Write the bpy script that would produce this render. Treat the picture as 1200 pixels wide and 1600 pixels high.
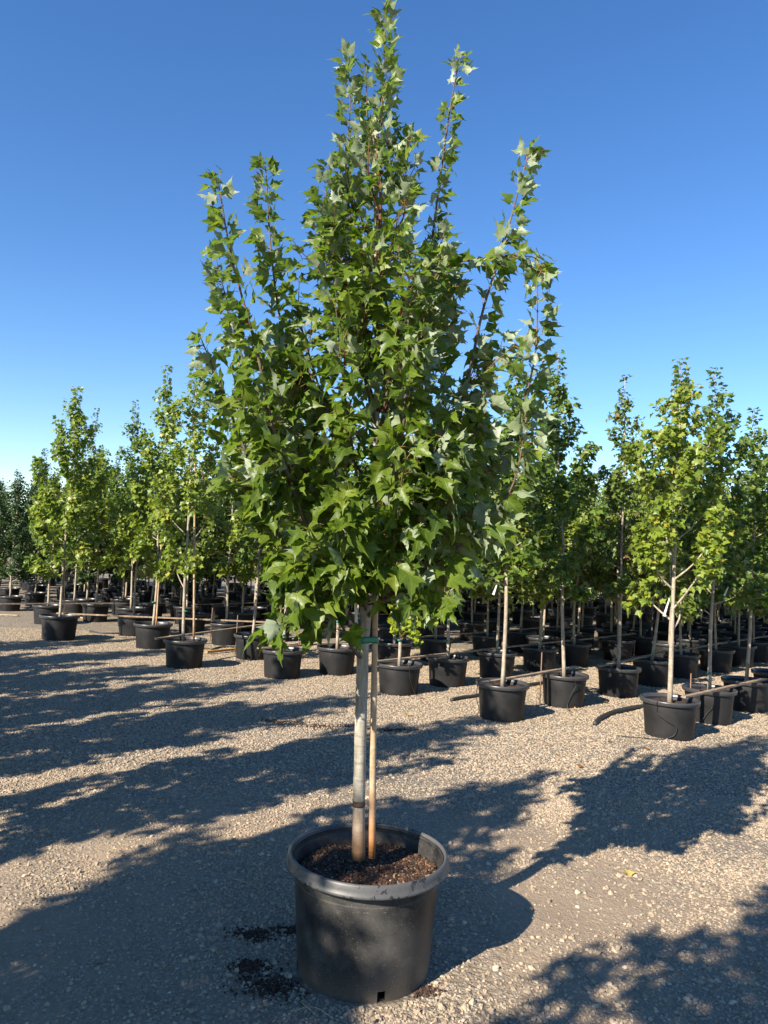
import bpy, bmesh, math, random
import numpy as np
from mathutils import Vector, Matrix

# ------------------------------------------------------------------ scene, camera, light
scene = bpy.context.scene
for o in list(bpy.data.objects):
    bpy.data.objects.remove(o)
COL = scene.collection
RNG = np.random.default_rng(11)
random.seed(11)

CAM_H = 1.55
PITCH = math.radians(3.0)
ROLL = math.radians(2.7)
FPX = 1170.0                      # focal length in pixels of a 1200 x 1600 picture
_f = np.array([0, math.cos(PITCH), math.sin(PITCH)])
_r0 = np.array([1.0, 0, 0]); _u0 = np.cross(_r0, _f)
_r = math.cos(ROLL)*_r0 + math.sin(ROLL)*_u0
_u = -math.sin(ROLL)*_r0 + math.cos(ROLL)*_u0
CAMP = np.array([0, 0, CAM_H])
cam_d = bpy.data.cameras.new('camera')
cam = bpy.data.objects.new('camera', cam_d); COL.objects.link(cam)
cam_d.sensor_fit = 'VERTICAL'; cam_d.sensor_height = 36.0
cam_d.lens = 36.0*FPX/1600.0
cam_d.clip_start = 0.05; cam_d.clip_end = 2000
M = Matrix.Identity(4)
for i in range(3):
    M[i][0] = _r[i]; M[i][1] = _u[i]; M[i][2] = -_f[i]; M[i][3] = CAMP[i]
cam.matrix_world = M
scene.camera = cam

def ray(x, y): return (x-600)/FPX*_r - (y-800)/FPX*_u + _f
def gnd(x, y, z=0.0):
    d = ray(x, y); return CAMP + d*((z-CAM_H)/d[2])
def at(x, y, Y):
    d = ray(x, y); return CAMP + d*(Y/d[1])
def proj(p):
    q = np.asarray(p)-CAMP; z = q@_f
    return 600+FPX*(q@_r)/z, 800-FPX*(q@_u)/z, z

SUN_EL = math.radians(32.0)
SUN_H = np.array([-0.67, -0.742]); SUN_H /= np.linalg.norm(SUN_H)
SUN = np.array([SUN_H[0]*math.cos(SUN_EL), SUN_H[1]*math.cos(SUN_EL), math.sin(SUN_EL)])
sun_d = bpy.data.lights.new('sun', 'SUN'); sun_d.energy = 5.0; sun_d.angle = math.radians(0.5)
sun_d.color = (1.0, 0.90, 0.76)
sun = bpy.data.objects.new('sun', sun_d); COL.objects.link(sun)
sun.rotation_euler = (-Vector(SUN)).to_track_quat('-Z', 'Y').to_euler()
sun.location = (-20, -20, 20)

world = bpy.data.worlds.new('World'); scene.world = world
world.use_nodes = True
wn = world.node_tree; wn.nodes.clear()
sky = wn.nodes.new('ShaderNodeTexSky'); sky.sky_type = 'NISHITA'; sky.sun_disc = False
sky.sun_elevation = SUN_EL; sky.sun_rotation = math.atan2(SUN[0], SUN[1])
sky.altitude = 300; sky.air_density = 1.0; sky.dust_density = 0.0; sky.ozone_density = 2.6
hs = wn.nodes.new('ShaderNodeHueSaturation'); hs.inputs['Saturation'].default_value = 1.24; hs.inputs['Hue'].default_value = 0.507
bg = wn.nodes.new('ShaderNodeBackground'); bg.inputs['Strength'].default_value = 0.094
wo = wn.nodes.new('ShaderNodeOutputWorld')
wn.links.new(sky.outputs[0], hs.inputs['Color']); wn.links.new(hs.outputs[0], bg.inputs['Color'])
wn.links.new(bg.outputs[0], wo.inputs['Surface'])

scene.view_settings.view_transform = 'Standard'
scene.view_settings.look = 'None'
scene.view_settings.gamma = 1.0
scene.view_settings.exposure = 1.2
scene.view_settings.use_curve_mapping = False
scene.render.engine = 'CYCLES'

# ------------------------------------------------------------------ materials
def mat(name):
    m = bpy.data.materials.new(name); m.use_nodes = True
    nt = m.node_tree; nt.nodes.clear()
    out = nt.nodes.new('ShaderNodeOutputMaterial')
    b = nt.nodes.new('ShaderNodeBsdfPrincipled')
    nt.links.new(b.outputs[0], out.inputs['Surface'])
    return m, nt, b, out
def N(nt, t, **kw):
    n = nt.nodes.new(t)
    for k, v in kw.items():
        if k.startswith('_'): setattr(n, k[1:], v)
        else: n.inputs[k.replace('~', ' ')].default_value = v
    return n
def ramp(nt, stops, fac=None):
    n = nt.nodes.new('ShaderNodeValToRGB'); e = n.color_ramp.elements
    while len(e) < len(stops): e.new(0.5)
    for i, (p, c) in enumerate(stops):
        e[i].position = p; e[i].color = (c[0], c[1], c[2], 1) if hasattr(c, '__len__') else (c, c, c, 1)
    if fac is not None: nt.links.new(fac, n.inputs['Fac'])
    return n
def mix(nt, fac, a, b, mode='MIX'):
    n = nt.nodes.new('ShaderNodeMix'); n.data_type = 'RGBA'; n.blend_type = mode
    for s, v in ((0, fac), (6, a), (7, b)):
        if hasattr(v, 'is_output'): nt.links.new(v, n.inputs[s])
        elif s == 0: n.inputs[0].default_value = v
        else: n.inputs[s].default_value = (v[0], v[1], v[2], 1)
    return n.outputs[2]
def math_n(nt, op, a, b=0.0, clamp=False):
    n = nt.nodes.new('ShaderNodeMath'); n.operation = op; n.use_clamp = clamp
    for i, v in enumerate((a, b)):
        if hasattr(v, 'is_output'): nt.links.new(v, n.inputs[i])
        else: n.inputs[i].default_value = v
    return n.outputs[0]
def bump(nt, b, h, strength, dist, prev=None):
    n = N(nt, 'ShaderNodeBump', Strength=strength, Distance=dist)
    nt.links.new(h, n.inputs['Height'])
    if prev is not None: nt.links.new(prev, n.inputs['Normal'])
    nt.links.new(n.outputs[0], b.inputs['Normal']); return n.outputs[0]
def coords(nt, kind='Object'):
    return N(nt, 'ShaderNodeTexCoord').outputs[kind]
def noise(nt, vec, scale, detail=4, rough=0.55, dist=0.0):
    n = N(nt, 'ShaderNodeTexNoise', Scale=scale, Detail=detail, Roughness=rough, Distortion=dist)
    if vec is not None: nt.links.new(vec, n.inputs['Vector'])
    return n.outputs['Fac']

def m_leaf(name, dark, light, under, yellow, yel_at=0.9, trans=0.35, veins=True, random_obj=True):
    m, nt, b, out = mat(name)
    at_ = N(nt, 'ShaderNodeAttribute', _attribute_name='rnd')
    r = at_.outputs['Fac']
    if random_obj:
        oi = N(nt, 'ShaderNodeObjectInfo')
        r = math_n(nt, 'FRACT', math_n(nt, 'ADD', r, oi.outputs['Random']))
    top = ramp(nt, [(0.0, dark), (0.55, light), (yel_at, light), (1.0, yellow)], r).outputs[0]
    co = coords(nt, 'UV')
    ns = noise(nt, co, 7.0, 3)
    top = mix(nt, math_n(nt, 'MULTIPLY', ns, 0.35), top, (dark[0]*0.6, dark[1]*0.6, dark[2]*0.6))
    geo = N(nt, 'ShaderNodeNewGeometry')
    und = mix(nt, math_n(nt, 'MULTIPLY', r, 0.5), under, light)
    if veins:
        sx = N(nt, 'ShaderNodeSeparateXYZ'); nt.links.new(co, sx.inputs[0])
        ax = math_n(nt, 'ABSOLUTE', sx.outputs[0]); y = sx.outputs[1]
        v = None
        for (dx, dy) in ((0.0, 1.0), (0.74, 0.67), (0.97, 0.12)):
            # distance to a vein that leaves the leaf base in the direction dx, dy
            d = math_n(nt, 'ABSOLUTE', math_n(nt, 'SUBTRACT', math_n(nt, 'MULTIPLY', ax, dy), math_n(nt, 'MULTIPLY', y, dx)))
            d = math_n(nt, 'SUBTRACT', 1.0, math_n(nt, 'DIVIDE', d, 0.022), True)
            v = d if v is None else math_n(nt, 'MAXIMUM', v, d)
        vv = math_n(nt, 'MULTIPLY', v, 0.55)
        top = mix(nt, vv, top, (light[0]*1.7+0.03, light[1]*1.5+0.03, light[2]*1.6+0.01))
        hgt = math_n(nt, 'ADD', math_n(nt, 'MULTIPLY', v, -1.0), math_n(nt, 'MULTIPLY', noise(nt, co, 16.0, 3), 0.8))
        bump(nt, b, hgt, 0.22, 0.003)
    col = mix(nt, geo.outputs['Backfacing'], top, und)
    nt.links.new(col, b.inputs['Base Color'])
    b.inputs['Roughness'].default_value = 0.42
    b.inputs['Specular IOR Level'].default_value = 0.45
    tr = N(nt, 'ShaderNodeBsdfTranslucent')
    tcol = mix(nt, 1.0, top, (1.55, 1.7, 0.7), 'MULTIPLY')
    nt.links.new(tcol, tr.inputs['Color'])
    ms = N(nt, 'ShaderNodeMixShader', Fac=trans)
    nt.links.new(b.outputs[0], ms.inputs[1]); nt.links.new(tr.outputs[0], ms.inputs[2])
    nt.links.new(ms.outputs[0], out.inputs['Surface'])
    return m

MT = {}
MT['leaf'] = m_leaf('maple_leaf_green', (0.060, 0.110, 0.013), (0.135, 0.200, 0.020), (0.36, 0.42, 0.30), (0.21, 0.26, 0.03), 0.9, 0.42)
MT['leaf_bg'] = m_leaf('nursery_leaf_green', (0.055, 0.108, 0.016), (0.140, 0.210, 0.028), (0.20, 0.26, 0.12), (0.24, 0.23, 0.03), 0.88, veins=False, random_obj=False)
MT['leaf_yel'] = m_leaf('nursery_leaf_yellow_green', (0.110, 0.170, 0.022), (0.235, 0.300, 0.036), (0.30, 0.35, 0.15), (0.40, 0.34, 0.05), 0.86, veins=False, random_obj=False)
MT['leaf_red'] = m_leaf('nursery_leaf_turning', (0.06, 0.105, 0.018), (0.145, 0.20, 0.03), (0.22, 0.25, 0.12), (0.28, 0.12, 0.05), 0.84, veins=False, random_obj=False)
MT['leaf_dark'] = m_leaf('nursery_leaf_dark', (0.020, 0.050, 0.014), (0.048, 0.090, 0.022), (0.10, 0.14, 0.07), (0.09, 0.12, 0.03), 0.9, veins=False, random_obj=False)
MT['leaf_sprout'] = m_leaf('sweet_sprout_leaf', (0.16, 0.24, 0.02), (0.30, 0.38, 0.03), (0.30, 0.36, 0.08), (0.40, 0.36, 0.04), 0.8, veins=False, random_obj=False)
MT['leaf_dry'] = m_leaf('fallen_leaf_dry', (0.20, 0.09, 0.03), (0.36, 0.20, 0.07), (0.34, 0.24, 0.13), (0.45, 0.36, 0.10), 0.7, 0.1, veins=False)

def m_bark(name, base, dark, lichen, rust=None, ring=1.0):
    m, nt, b, out = mat(name)
    co = coords(nt)
    mp = N(nt, 'ShaderNodeMapping'); mp.inputs['Scale'].default_value = (1, 1, 0.16)
    nt.links.new(co, mp.inputs[0])
    n1 = noise(nt, mp.outputs[0], 55, 6, 0.6)
    n2 = noise(nt, co, 14, 4, 0.6)
    mp2 = N(nt, 'ShaderNodeMapping'); mp2.inputs['Scale'].default_value = (0.25, 0.25, 2.6)
    nt.links.new(co, mp2.inputs[0])
    n3 = noise(nt, mp2.outputs[0], 30, 3, 0.5)
    c = mix(nt, ramp(nt, [(0.35, 0.0), (0.7, 1.0)], n1).outputs[0], base, dark)
    c = mix(nt, ramp(nt, [(0.52, 0.0), (0.66, 0.85)], n2).outputs[0], c, lichen)
    c = mix(nt, ramp(nt, [(0.60, 0.0), (0.66, 0.55*ring)], n3).outputs[0], c, dark)
    if rust:
        sx = N(nt, 'ShaderNodeSeparateXYZ'); nt.links.new(co, sx.inputs[0])
        z = math_n(nt, 'ADD', sx.outputs[2], math_n(nt, 'MULTIPLY', n2, 0.10))
        f = ramp(nt, [(0.0, 1.0), (0.10, 0.95), (0.24, 0.35), (0.34, 0.0)], z).outputs[0]
        c = mix(nt, f, c, rust)
    nt.links.new(c, b.inputs['Base Color'])
    b.inputs['Roughness'].default_value = 0.78
    b.inputs['Specular IOR Level'].default_value = 0.3
    bump(nt, b, math_n(nt, 'ADD', n1, n3), 0.45, 0.004)
    return m
MT['bark'] = m_bark('maple_bark', (0.36, 0.33, 0.27), (0.19, 0.165, 0.125), (0.45, 0.43, 0.36), (0.26, 0.13, 0.055))
MT['bark_bg'] = m_bark('nursery_bark', (0.40, 0.34, 0.26), (0.20, 0.16, 0.12), (0.46, 0.40, 0.31))
MT['twig'] = m_bark('red_brown_twig', (0.15, 0.062, 0.036), (0.085, 0.036, 0.024), (0.20, 0.10, 0.055))
MT['branch'] = m_bark('brown_branch', (0.125, 0.088, 0.062), (0.07, 0.048, 0.036), (0.18, 0.14, 0.10))
MT['petiole'] = m_bark('petiole', (0.24, 0.20, 0.05), (0.26, 0.10, 0.04), (0.22, 0.24, 0.06))
MT['stake'] = m_bark('weathered_stake', (0.50, 0.36, 0.22), (0.33, 0.22, 0.13), (0.56, 0.44, 0.30), (0.36, 0.15, 0.05))
MT['straw'] = m_bark('straw', (0.42, 0.33, 0.20), (0.28, 0.21, 0.12), (0.50, 0.42, 0.28))
MT['board'] = m_bark('weathered_batten', (0.34, 0.25, 0.17), (0.16, 0.11, 0.075), (0.42, 0.33, 0.24))
MT['board_new'] = m_bark('fresh_batten', (0.52, 0.27, 0.09), (0.34, 0.16, 0.05), (0.56, 0.34, 0.14))

def m_simple(name, col, rough=0.6, var=0.3, scale=20, bmp=0.0):
    m, nt, b, out = mat(name)
    co = coords(nt)
    n = noise(nt, co, scale, 4)
    c = mix(nt, n, tuple(v*(1-var) for v in col), tuple(v*(1+var) for v in col))
    nt.links.new(c, b.inputs['Base Color']); b.inputs['Roughness'].default_value = rough
    if bmp: bump(nt, b, n, bmp, 0.004)
    return m
MT['tape'] = m_simple('green_tape', (0.005, 0.16, 0.105), 0.35)
MT['tag'] = m_simple('white_tag', (0.72, 0.72, 0.70), 0.45, 0.08)
MT['ink'] = m_simple('tag_ink', (0.03, 0.03, 0.03), 0.6)
MT['wire'] = m_simple('drip_line', (0.025, 0.024, 0.023), 0.5)
MT['hose'] = m_simple('poly_hose', (0.035, 0.034, 0.034), 0.55, 0.4, 30)
MT['rod'] = m_simple('rusty_rod', (0.19, 0.11, 0.07), 0.8, 0.4, 60)
MT['band'] = m_simple('dark_bark_band', (0.085, 0.055, 0.035), 0.85, 0.35, 120, 0.4)

def m_pot(name, worn):
    m, nt, b, out = mat(name)
    co = coords(nt)
    n1 = noise(nt, co, 5, 6, 0.65)
    n2 = noise(nt, co, 160, 3, 0.7)
    mp = N(nt, 'ShaderNodeMapping'); mp.inputs['Rotation'].default_value = (0.4, 0.5, 0.8); mp.inputs['Scale'].default_value = (1.0, 14, 14)
    nt.links.new(co, mp.inputs[0])
    n3 = noise(nt, mp.outputs[0], 9, 3, 0.5)
    base = mix(nt, n1, (0.010, 0.0102, 0.011), (0.022, 0.022, 0.023))
    dust = ramp(nt, [(0.38, 0.0), (0.72, 1.0)], n1).outputs[0]
    c = mix(nt, math_n(nt, 'MULTIPLY', dust, 0.60*worn), base, (0.135, 0.125, 0.11))
    sp = ramp(nt, [(0.60, 0.0), (0.70, 1.0)], n2).outputs[0]
    c = mix(nt, math_n(nt, 'MULTIPLY', sp, 0.55*worn), c, (0.20, 0.185, 0.165))
    sc = ramp(nt, [(0.70, 0.0), (0.73, 1.0)], n3).outputs[0]
    c = mix(nt, math_n(nt, 'MULTIPLY', sc, 0.5*worn), c, (0.22, 0.21, 0.19))
    if worn > 0.6:   # splashed earth clinging to the foot of the pot
        sx = N(nt, 'ShaderNodeSeparateXYZ'); nt.links.new(co, sx.inputs[0])
        z = math_n(nt, 'ADD', sx.outputs[2], math_n(nt, 'MULTIPLY', math_n(nt, 'SUBTRACT', n1, 0.5), 0.16))
        f = ramp(nt, [(0.0, 0.7), (0.03, 0.45), (0.10, 0.0)], z).outputs[0]
        c = mix(nt, math_n(nt, 'MULTIPLY', f, math_n(nt, 'ADD', n2, 0.2)), c, (0.19, 0.15, 0.105))
    nt.links.new(c, b.inputs['Base Color'])
    rr = ramp(nt, [(0.3, 0.36), (0.75, 0.62)], n1).outputs[0]
    nt.links.new(rr, b.inputs['Roughness'])
    b.inputs['Specular IOR Level'].default_value = 0.45 if worn > 0.6 else 0.22
    bump(nt, b, math_n(nt, 'ADD', n2, math_n(nt, 'MULTIPLY', n1, 2.0)), 0.12, 0.004)
    return m
MT['pot'] = m_pot('worn_black_plastic', 1.0)
MT['pot_bg'] = m_pot('black_plastic', 0.10)

def m_rim():
    m, nt, b, out = mat('scuffed_rim_plastic')
    co = coords(nt)
    n1 = noise(nt, co, 16, 6, 0.7, 0.3)
    n2 = noise(nt, co, 90, 4, 0.7)
    mp = N(nt, 'ShaderNodeMapping'); mp.inputs['Scale'].default_value = (1, 1, 0.25); nt.links.new(co, mp.inputs[0])
    n3 = noise(nt, mp.outputs[0], 110, 3, 0.6)
    worn = ramp(nt, [(0.56, 0.0), (0.585, 1.0)], math_n(nt, 'ADD', n1, math_n(nt, 'MULTIPLY', math_n(nt, 'SUBTRACT', n3, 0.5), 0.20))).outputs[0]
    grey = mix(nt, n2, (0.055, 0.055, 0.056), (0.105, 0.103, 0.10))
    c = mix(nt, worn, grey, (0.020, 0.020, 0.022))
    nt.links.new(c, b.inputs['Base Color'])
    b.inputs['Roughness'].default_value = 0.46
    bump(nt, b, math_n(nt, 'ADD', n2, math_n(nt, 'MULTIPLY', worn, -1.0)), 0.2, 0.002)
    return m
MT['rim'] = m_rim()
MT['rim_bg'] = m_simple('grey_rim_plastic', (0.045, 0.045, 0.047), 0.34, 0.3, 15)

def m_soil(name, a, c2):
    m, nt, b, out = mat(name)
    co = coords(nt)
    n1 = noise(nt, co, 60, 6, 0.7); n2 = noise(nt, co, 260, 3, 0.7)
    c = mix(nt, ramp(nt, [(0.35, 0.0), (0.7, 1.0)], n1).outputs[0], a, c2)
    c = mix(nt, ramp(nt, [(0.6, 0.0), (0.72, 0.8)], n2).outputs[0], c, (c2[0]*1.9, c2[1]*1.6, c2[2]*1.4))
    nt.links.new(c, b.inputs['Base Color']); b.inputs['Roughness'].default_value = 0.9
    bump(nt, b, math_n(nt, 'ADD', n1, math_n(nt, 'MULTIPLY', n2, 0.5)), 0.9, 0.012)
    return m
MT['soil'] = m_soil('potting_mix', (0.022, 0.014, 0.010), (0.085, 0.045, 0.025))

def m_chip():
    m, nt, b, out = mat('bark_chips')
    at_ = N(nt, 'ShaderNodeAttribute', _attribute_name='rnd')
    c = ramp(nt, [(0.0, (0.020, 0.012, 0.008)), (0.4, (0.055, 0.028, 0.016)), (0.75, (0.13, 0.062, 0.030)), (0.93, (0.24, 0.13, 0.065)), (1.0, (0.40, 0.28, 0.18))], at_.outputs['Fac'])
    nt.links.new(c.outputs[0], b.inputs['Base Color']); b.inputs['Roughness'].default_value = 0.85
    return m
MT['chip'] = m_chip()

def m_ground():
    m, nt, b, out = mat('gravel_yard')
    co = coords(nt)
    big = noise(nt, co, 0.55, 5, 0.6)
    mid = noise(nt, co, 3.2, 6, 0.65)
    fine = noise(nt, co, 70, 5, 0.75)
    v1 = N(nt, 'ShaderNodeTexVoronoi', Scale=58.0); nt.links.new(co, v1.inputs['Vector'])
    v2 = N(nt, 'ShaderNodeTexVoronoi', Scale=110.0); nt.links.new(co, v2.inputs['Vector'])
    sep = N(nt, 'ShaderNodeSeparateColor'); nt.links.new(v1.outputs['Color'], sep.inputs[0])
    dirt = mix(nt, mid, (0.29, 0.21, 0.138), (0.43, 0.33, 0.225))
    dirt = mix(nt, ramp(nt, [(0.3, 0.0), (0.75, 0.6)], fine).outputs[0], dirt, (0.20, 0.155, 0.11))
    grav = ramp(nt, [(0.0, (0.16, 0.14, 0.12)), (0.5, (0.34, 0.285, 0.215)), (1.0, (0.50, 0.44, 0.35))], sep.outputs[0]).outputs[0]
    gap = ramp(nt, [(0.25, 0.0), (0.6, 0.75)], v1.outputs['Distance']).outputs[0]
    grav = mix(nt, gap, grav, (0.15, 0.12, 0.085))
    f = ramp(nt, [(0.42, 0.15), (0.62, 0.95)], big).outputs[0]
    sx = N(nt, 'ShaderNodeSeparateXYZ'); nt.links.new(co, sx.inputs[0])
    far = ramp(nt, [(0.38, 0.0), (0.52, 1.0)], math_n(nt, 'DIVIDE', sx.outputs[1], 10.0)).outputs[0]
    f = math_n(nt, 'MAXIMUM', f, far)
    c = mix(nt, f, dirt, grav)
    # spilt potting earth: patches with a shape of their own
    sp = None
    for (x, y, rx, ry) in SPILLS:
        dx = math_n(nt, 'DIVIDE', math_n(nt, 'SUBTRACT', sx.outputs[0], x), rx)
        dy = math_n(nt, 'DIVIDE', math_n(nt, 'SUBTRACT', sx.outputs[1], y), ry)
        d = math_n(nt, 'ADD', math_n(nt, 'MULTIPLY', dx, dx), math_n(nt, 'MULTIPLY', dy, dy))
        sp = d if sp is None else math_n(nt, 'MINIMUM', sp, d)
    sp = math_n(nt, 'ADD', sp, math_n(nt, 'MULTIPLY', math_n(nt, 'SUBTRACT', noise(nt, co, 16, 4, 0.7), 0.5), 2.2))
    c = mix(nt, ramp(nt, [(0.0, 0.8), (1.3, 0.0)], sp).outputs[0], c, (0.06, 0.038, 0.024))
    nt.links.new(c, b.inputs['Base Color']); b.inputs['Roughness'].default_value = 0.9
    b.inputs['Specular IOR Level'].default_value = 0.25
    h = math_n(nt, 'ADD', math_n(nt, 'MULTIPLY', math_n(nt, 'SUBTRACT', 1.0, v1.outputs['Distance']), math_n(nt, 'ADD', f, 0.05)), math_n(nt, 'MULTIPLY', math_n(nt, 'SUBTRACT', 1.0, v2.outputs['Distance']), math_n(nt, 'ADD', math_n(nt, 'MULTIPLY', f, 0.35), 0.08)))
    h = math_n(nt, 'ADD', h, math_n(nt, 'MULTIPLY', fine, 0.7))
    bump(nt, b, math_n(nt, 'ADD', h, math_n(nt, 'MULTIPLY', noise(nt, co, 22, 5, 0.7), 1.1)), 0.8, 0.012)
    return m
SPILLS = []
for (px, py, rx, ry) in ((430, 1545, 0.15, 0.10), (392, 1515, 0.10, 0.06), (395, 1462, 0.09, 0.05), (450, 1455, 0.06, 0.04),
                         (505, 1132, 0.30, 0.16), (440, 1125, 0.22, 0.08), (655, 1548, 0.07, 0.04), (615, 1140, 0.2, 0.06)):
    p = gnd(px, py); SPILLS.append((p[0], p[1], rx, ry))
MT['ground'] = m_ground()

def m_stone():
    m, nt, b, out = mat('gravel_stone')
    a = N(nt, 'ShaderNodeAttribute', _attribute_name='tone', _attribute_type='INSTANCER')
    c = ramp(nt, [(0.0, (0.20, 0.158, 0.115)), (0.25, (0.30, 0.238, 0.168)), (0.6, (0.405, 0.32, 0.225)), (0.9, (0.49, 0.395, 0.28)), (1.0, (0.57, 0.485, 0.37))], a.outputs['Fac']).outputs[0]
    co = coords(nt)
    c = mix(nt, math_n(nt, 'MULTIPLY', noise(nt, co, 2.5, 4), 0.5), c, (0.24, 0.19, 0.135))
    nt.links.new(c, b.inputs['Base Color']); b.inputs['Roughness'].default_value = 0.85
    b.inputs['Specular IOR Level'].default_value = 0.25
    return m
MT['stone'] = m_stone()

# ------------------------------------------------------------------ mesh helpers
def link(name, me, parent=None, loc=None):
    o = bpy.data.objects.new(name, me); COL.objects.link(o)
    if parent is not None: o.parent = parent
    if loc is not None: o.location = tuple(float(v) for v in loc)
    return o
def tag(o, label, cat, group=None):
    o['label'] = label; o['category'] = cat
    if group: o['group'] = group
    return o
def empty(name, loc=(0, 0, 0)):
    o = link(name, None, None, loc); o.empty_display_size = 0.1
    return o
def np_mesh(name, V, Fs, material, uv=None, rnd=None, smooth=True):
    """V (n,3); Fs (m,k) faces of k corners each; uv per vertex; rnd per vertex"""
    me = bpy.data.meshes.new(name)
    V = np.asarray(V, dtype=np.float32); Fs = np.asarray(Fs, dtype=np.int32)
    k = Fs.shape[1]
    me.vertices.add(len(V)); me.vertices.foreach_set('co', V.ravel())
    me.loops.add(Fs.size); me.loops.foreach_set('vertex_index', Fs.ravel())
    me.polygons.add(len(Fs))
    me.polygons.foreach_set('loop_start', np.arange(0, Fs.size, k, dtype=np.int32))
    me.polygons.foreach_set('loop_total', np.full(len(Fs), k, dtype=np.int32))
    me.polygons.foreach_set('use_smooth', np.full(len(Fs), smooth))
    if uv is not None:
        l = me.uv_layers.new(name='leaf'); l.data.foreach_set('uv', np.asarray(uv, np.float32)[Fs.ravel()].ravel())
    if rnd is not None:
        a = me.attributes.new('rnd', 'FLOAT', 'POINT'); a.data.foreach_set('value', np.asarray(rnd, np.float32))
    me.update(calc_edges=True); me.validate()
    if material: me.materials.append(material)
    return me
class Tubes:
    """collects swept tubes into one quad mesh"""
    def __init__(s): s.V = []; s.F = []; s.n = 0
    def add(s, P, R, sides=8, cap=True):
        P = np.asarray(P, float); R = np.broadcast_to(np.asarray(R, float), (len(P),))
        T = np.gradient(P, axis=0); T /= np.linalg.norm(T, axis=1)[:, None]+1e-12
        a = np.array([1.0, 0, 0]) if abs(T[0][0]) < 0.8 else np.array([0, 1.0, 0])
        u = np.cross(T[0], a); u /= np.linalg.norm(u)
        ang = np.linspace(0, 2*math.pi, sides, endpoint=False)
        rings = []
        for i in range(len(P)):
            u = u - T[i]*(u@T[i]); u /= np.linalg.norm(u)
            v = np.cross(T[i], u)
            rings.append(P[i] + R[i]*(np.cos(ang)[:, None]*u + np.sin(ang)[:, None]*v))
        V = np.concatenate(rings); b = s.n; m = len(P)
        i = np.arange(m-1)[:, None]*sides; j = np.arange(sides)[None, :]; j2 = (j+1) % sides
        F = np.stack([i+j, i+j2, i+sides+j2, i+sides+j], -1).reshape(-1, 4) + b
        s.V.append(V); s.F.append(F); s.n += len(V)
        if cap:
            for (c, off, flip) in ((P[0], 0, True), (P[-1], (m-1)*sides, False)):
                s.V.append(np.array([c])); ci = s.n; s.n += 1
                jj = np.arange(0, sides, 2)
                q = np.stack([np.full(len(jj), ci), b+off+jj, b+off+(jj+1) % sides, b+off+(jj+2) % sides], -1)
                if flip: q = q[:, ::-1]
                s.F.append(q)
    def mesh(s, name, material): return np_mesh(name, np.concatenate(s.V), np.concatenate(s.F), material)
def tube_obj(name, P, R, material, parent=None, sides=10, origin=None):
    P = np.asarray(P, float)
    o0 = P[0] if origin is None else np.asarray(origin)
    t = Tubes(); t.add(P-o0, R, sides)
    return link(name, t.mesh(name, material), parent, o0 if parent is None else None)
def smooth_path(pts, n):
    """Catmull-Rom through pts"""
    P = np.asarray(pts, float)
    P = np.concatenate([[2*P[0]-P[1]], P, [2*P[-1]-P[-2]]])
    m = len(P)-3; out = []
    for t in np.linspace(0, m-1e-6, n):
        i = int(t); f = t-i; a, b_, c, d = P[i:i+4]
        out.append(0.5*((2*b_)+(c-a)*f+(2*a-5*b_+4*c-d)*f*f+(3*b_-a-3*c+d)*f**3))
    return np.array(out)
def lathe(profile, seg=64, skip=None):
    V = []; F = []
    ang = np.linspace(0, 2*math.pi, seg, endpoint=False)
    for (r, z) in profile:
        V += [(r*math.cos(a), r*math.sin(a), z) for a in ang]
    for i in range(len(profile)-1):
        for j in range(seg):
            if skip and skip(i, j): continue
            k = (j+1) % seg
            F.append((i*seg+j, i*seg+k, (i+1)*seg+k, (i+1)*seg+j))
    return np.array(V), np.array(F)
def gh(x, y):
    x = np.asarray(x, float); y = np.asarray(y, float)
    h = 0.010*np.sin(1.3*x+0.7*y)+0.008*np.sin(2.9*x-1.9*y+1.0)+0.006*np.sin(5.3*y+2.1*x+2)+0.004*np.sin(9.1*x+6.3*y)+0.003*np.sin(17*x-13*y+0.6)
    d = np.sqrt(x**2+(y-2.89)**2)
    fade = np.clip((d-0.2)/0.5, 0, 1)
    far = np.clip((12-y)/6, 0.25, 1)
    return h*fade*far
def mbox(x0, x1, y0, y1, z0, z1):
    V = np.array([(x, y, z) for z in (z0, z1) for y in (y0, y1) for x in (x0, x1)], float)
    F = np.array([(0, 2, 3, 1), (4, 5, 7, 6), (0, 1, 5, 4), (2, 6, 7, 3), (0, 4, 6, 2), (1, 3, 7, 5)])
    return V, F

# ------------------------------------------------------------------ ground and gravel
def axis(a, b, step, far):
    mid = np.arange(a, b+step/2, step); out = [mid]
    ext = np.array([0.3, 0.8, 1.6, 3, 6, 12, 25, 50, 110, 250, far])
    return np.concatenate([(a-ext)[::-1], mid, b+ext])
gx = axis(-7.0, 7.0, 0.055, 600); gy = axis(0.5, 13.0, 0.055, 600)
X, Y = np.meshgrid(gx, gy)
V = np.stack([X, Y, gh(X, Y)], -1).reshape(-1, 3)
nx = len(gx); ii = (np.arange(len(gy)-1)[:, None]*nx + np.arange(nx-1)[None, :]).ravel()
ground = link('ground', np_mesh('ground', V, np.stack([ii, ii+1, ii+nx+1, ii+nx], -1), MT['ground']))
ground['kind'] = 'structure'

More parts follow.
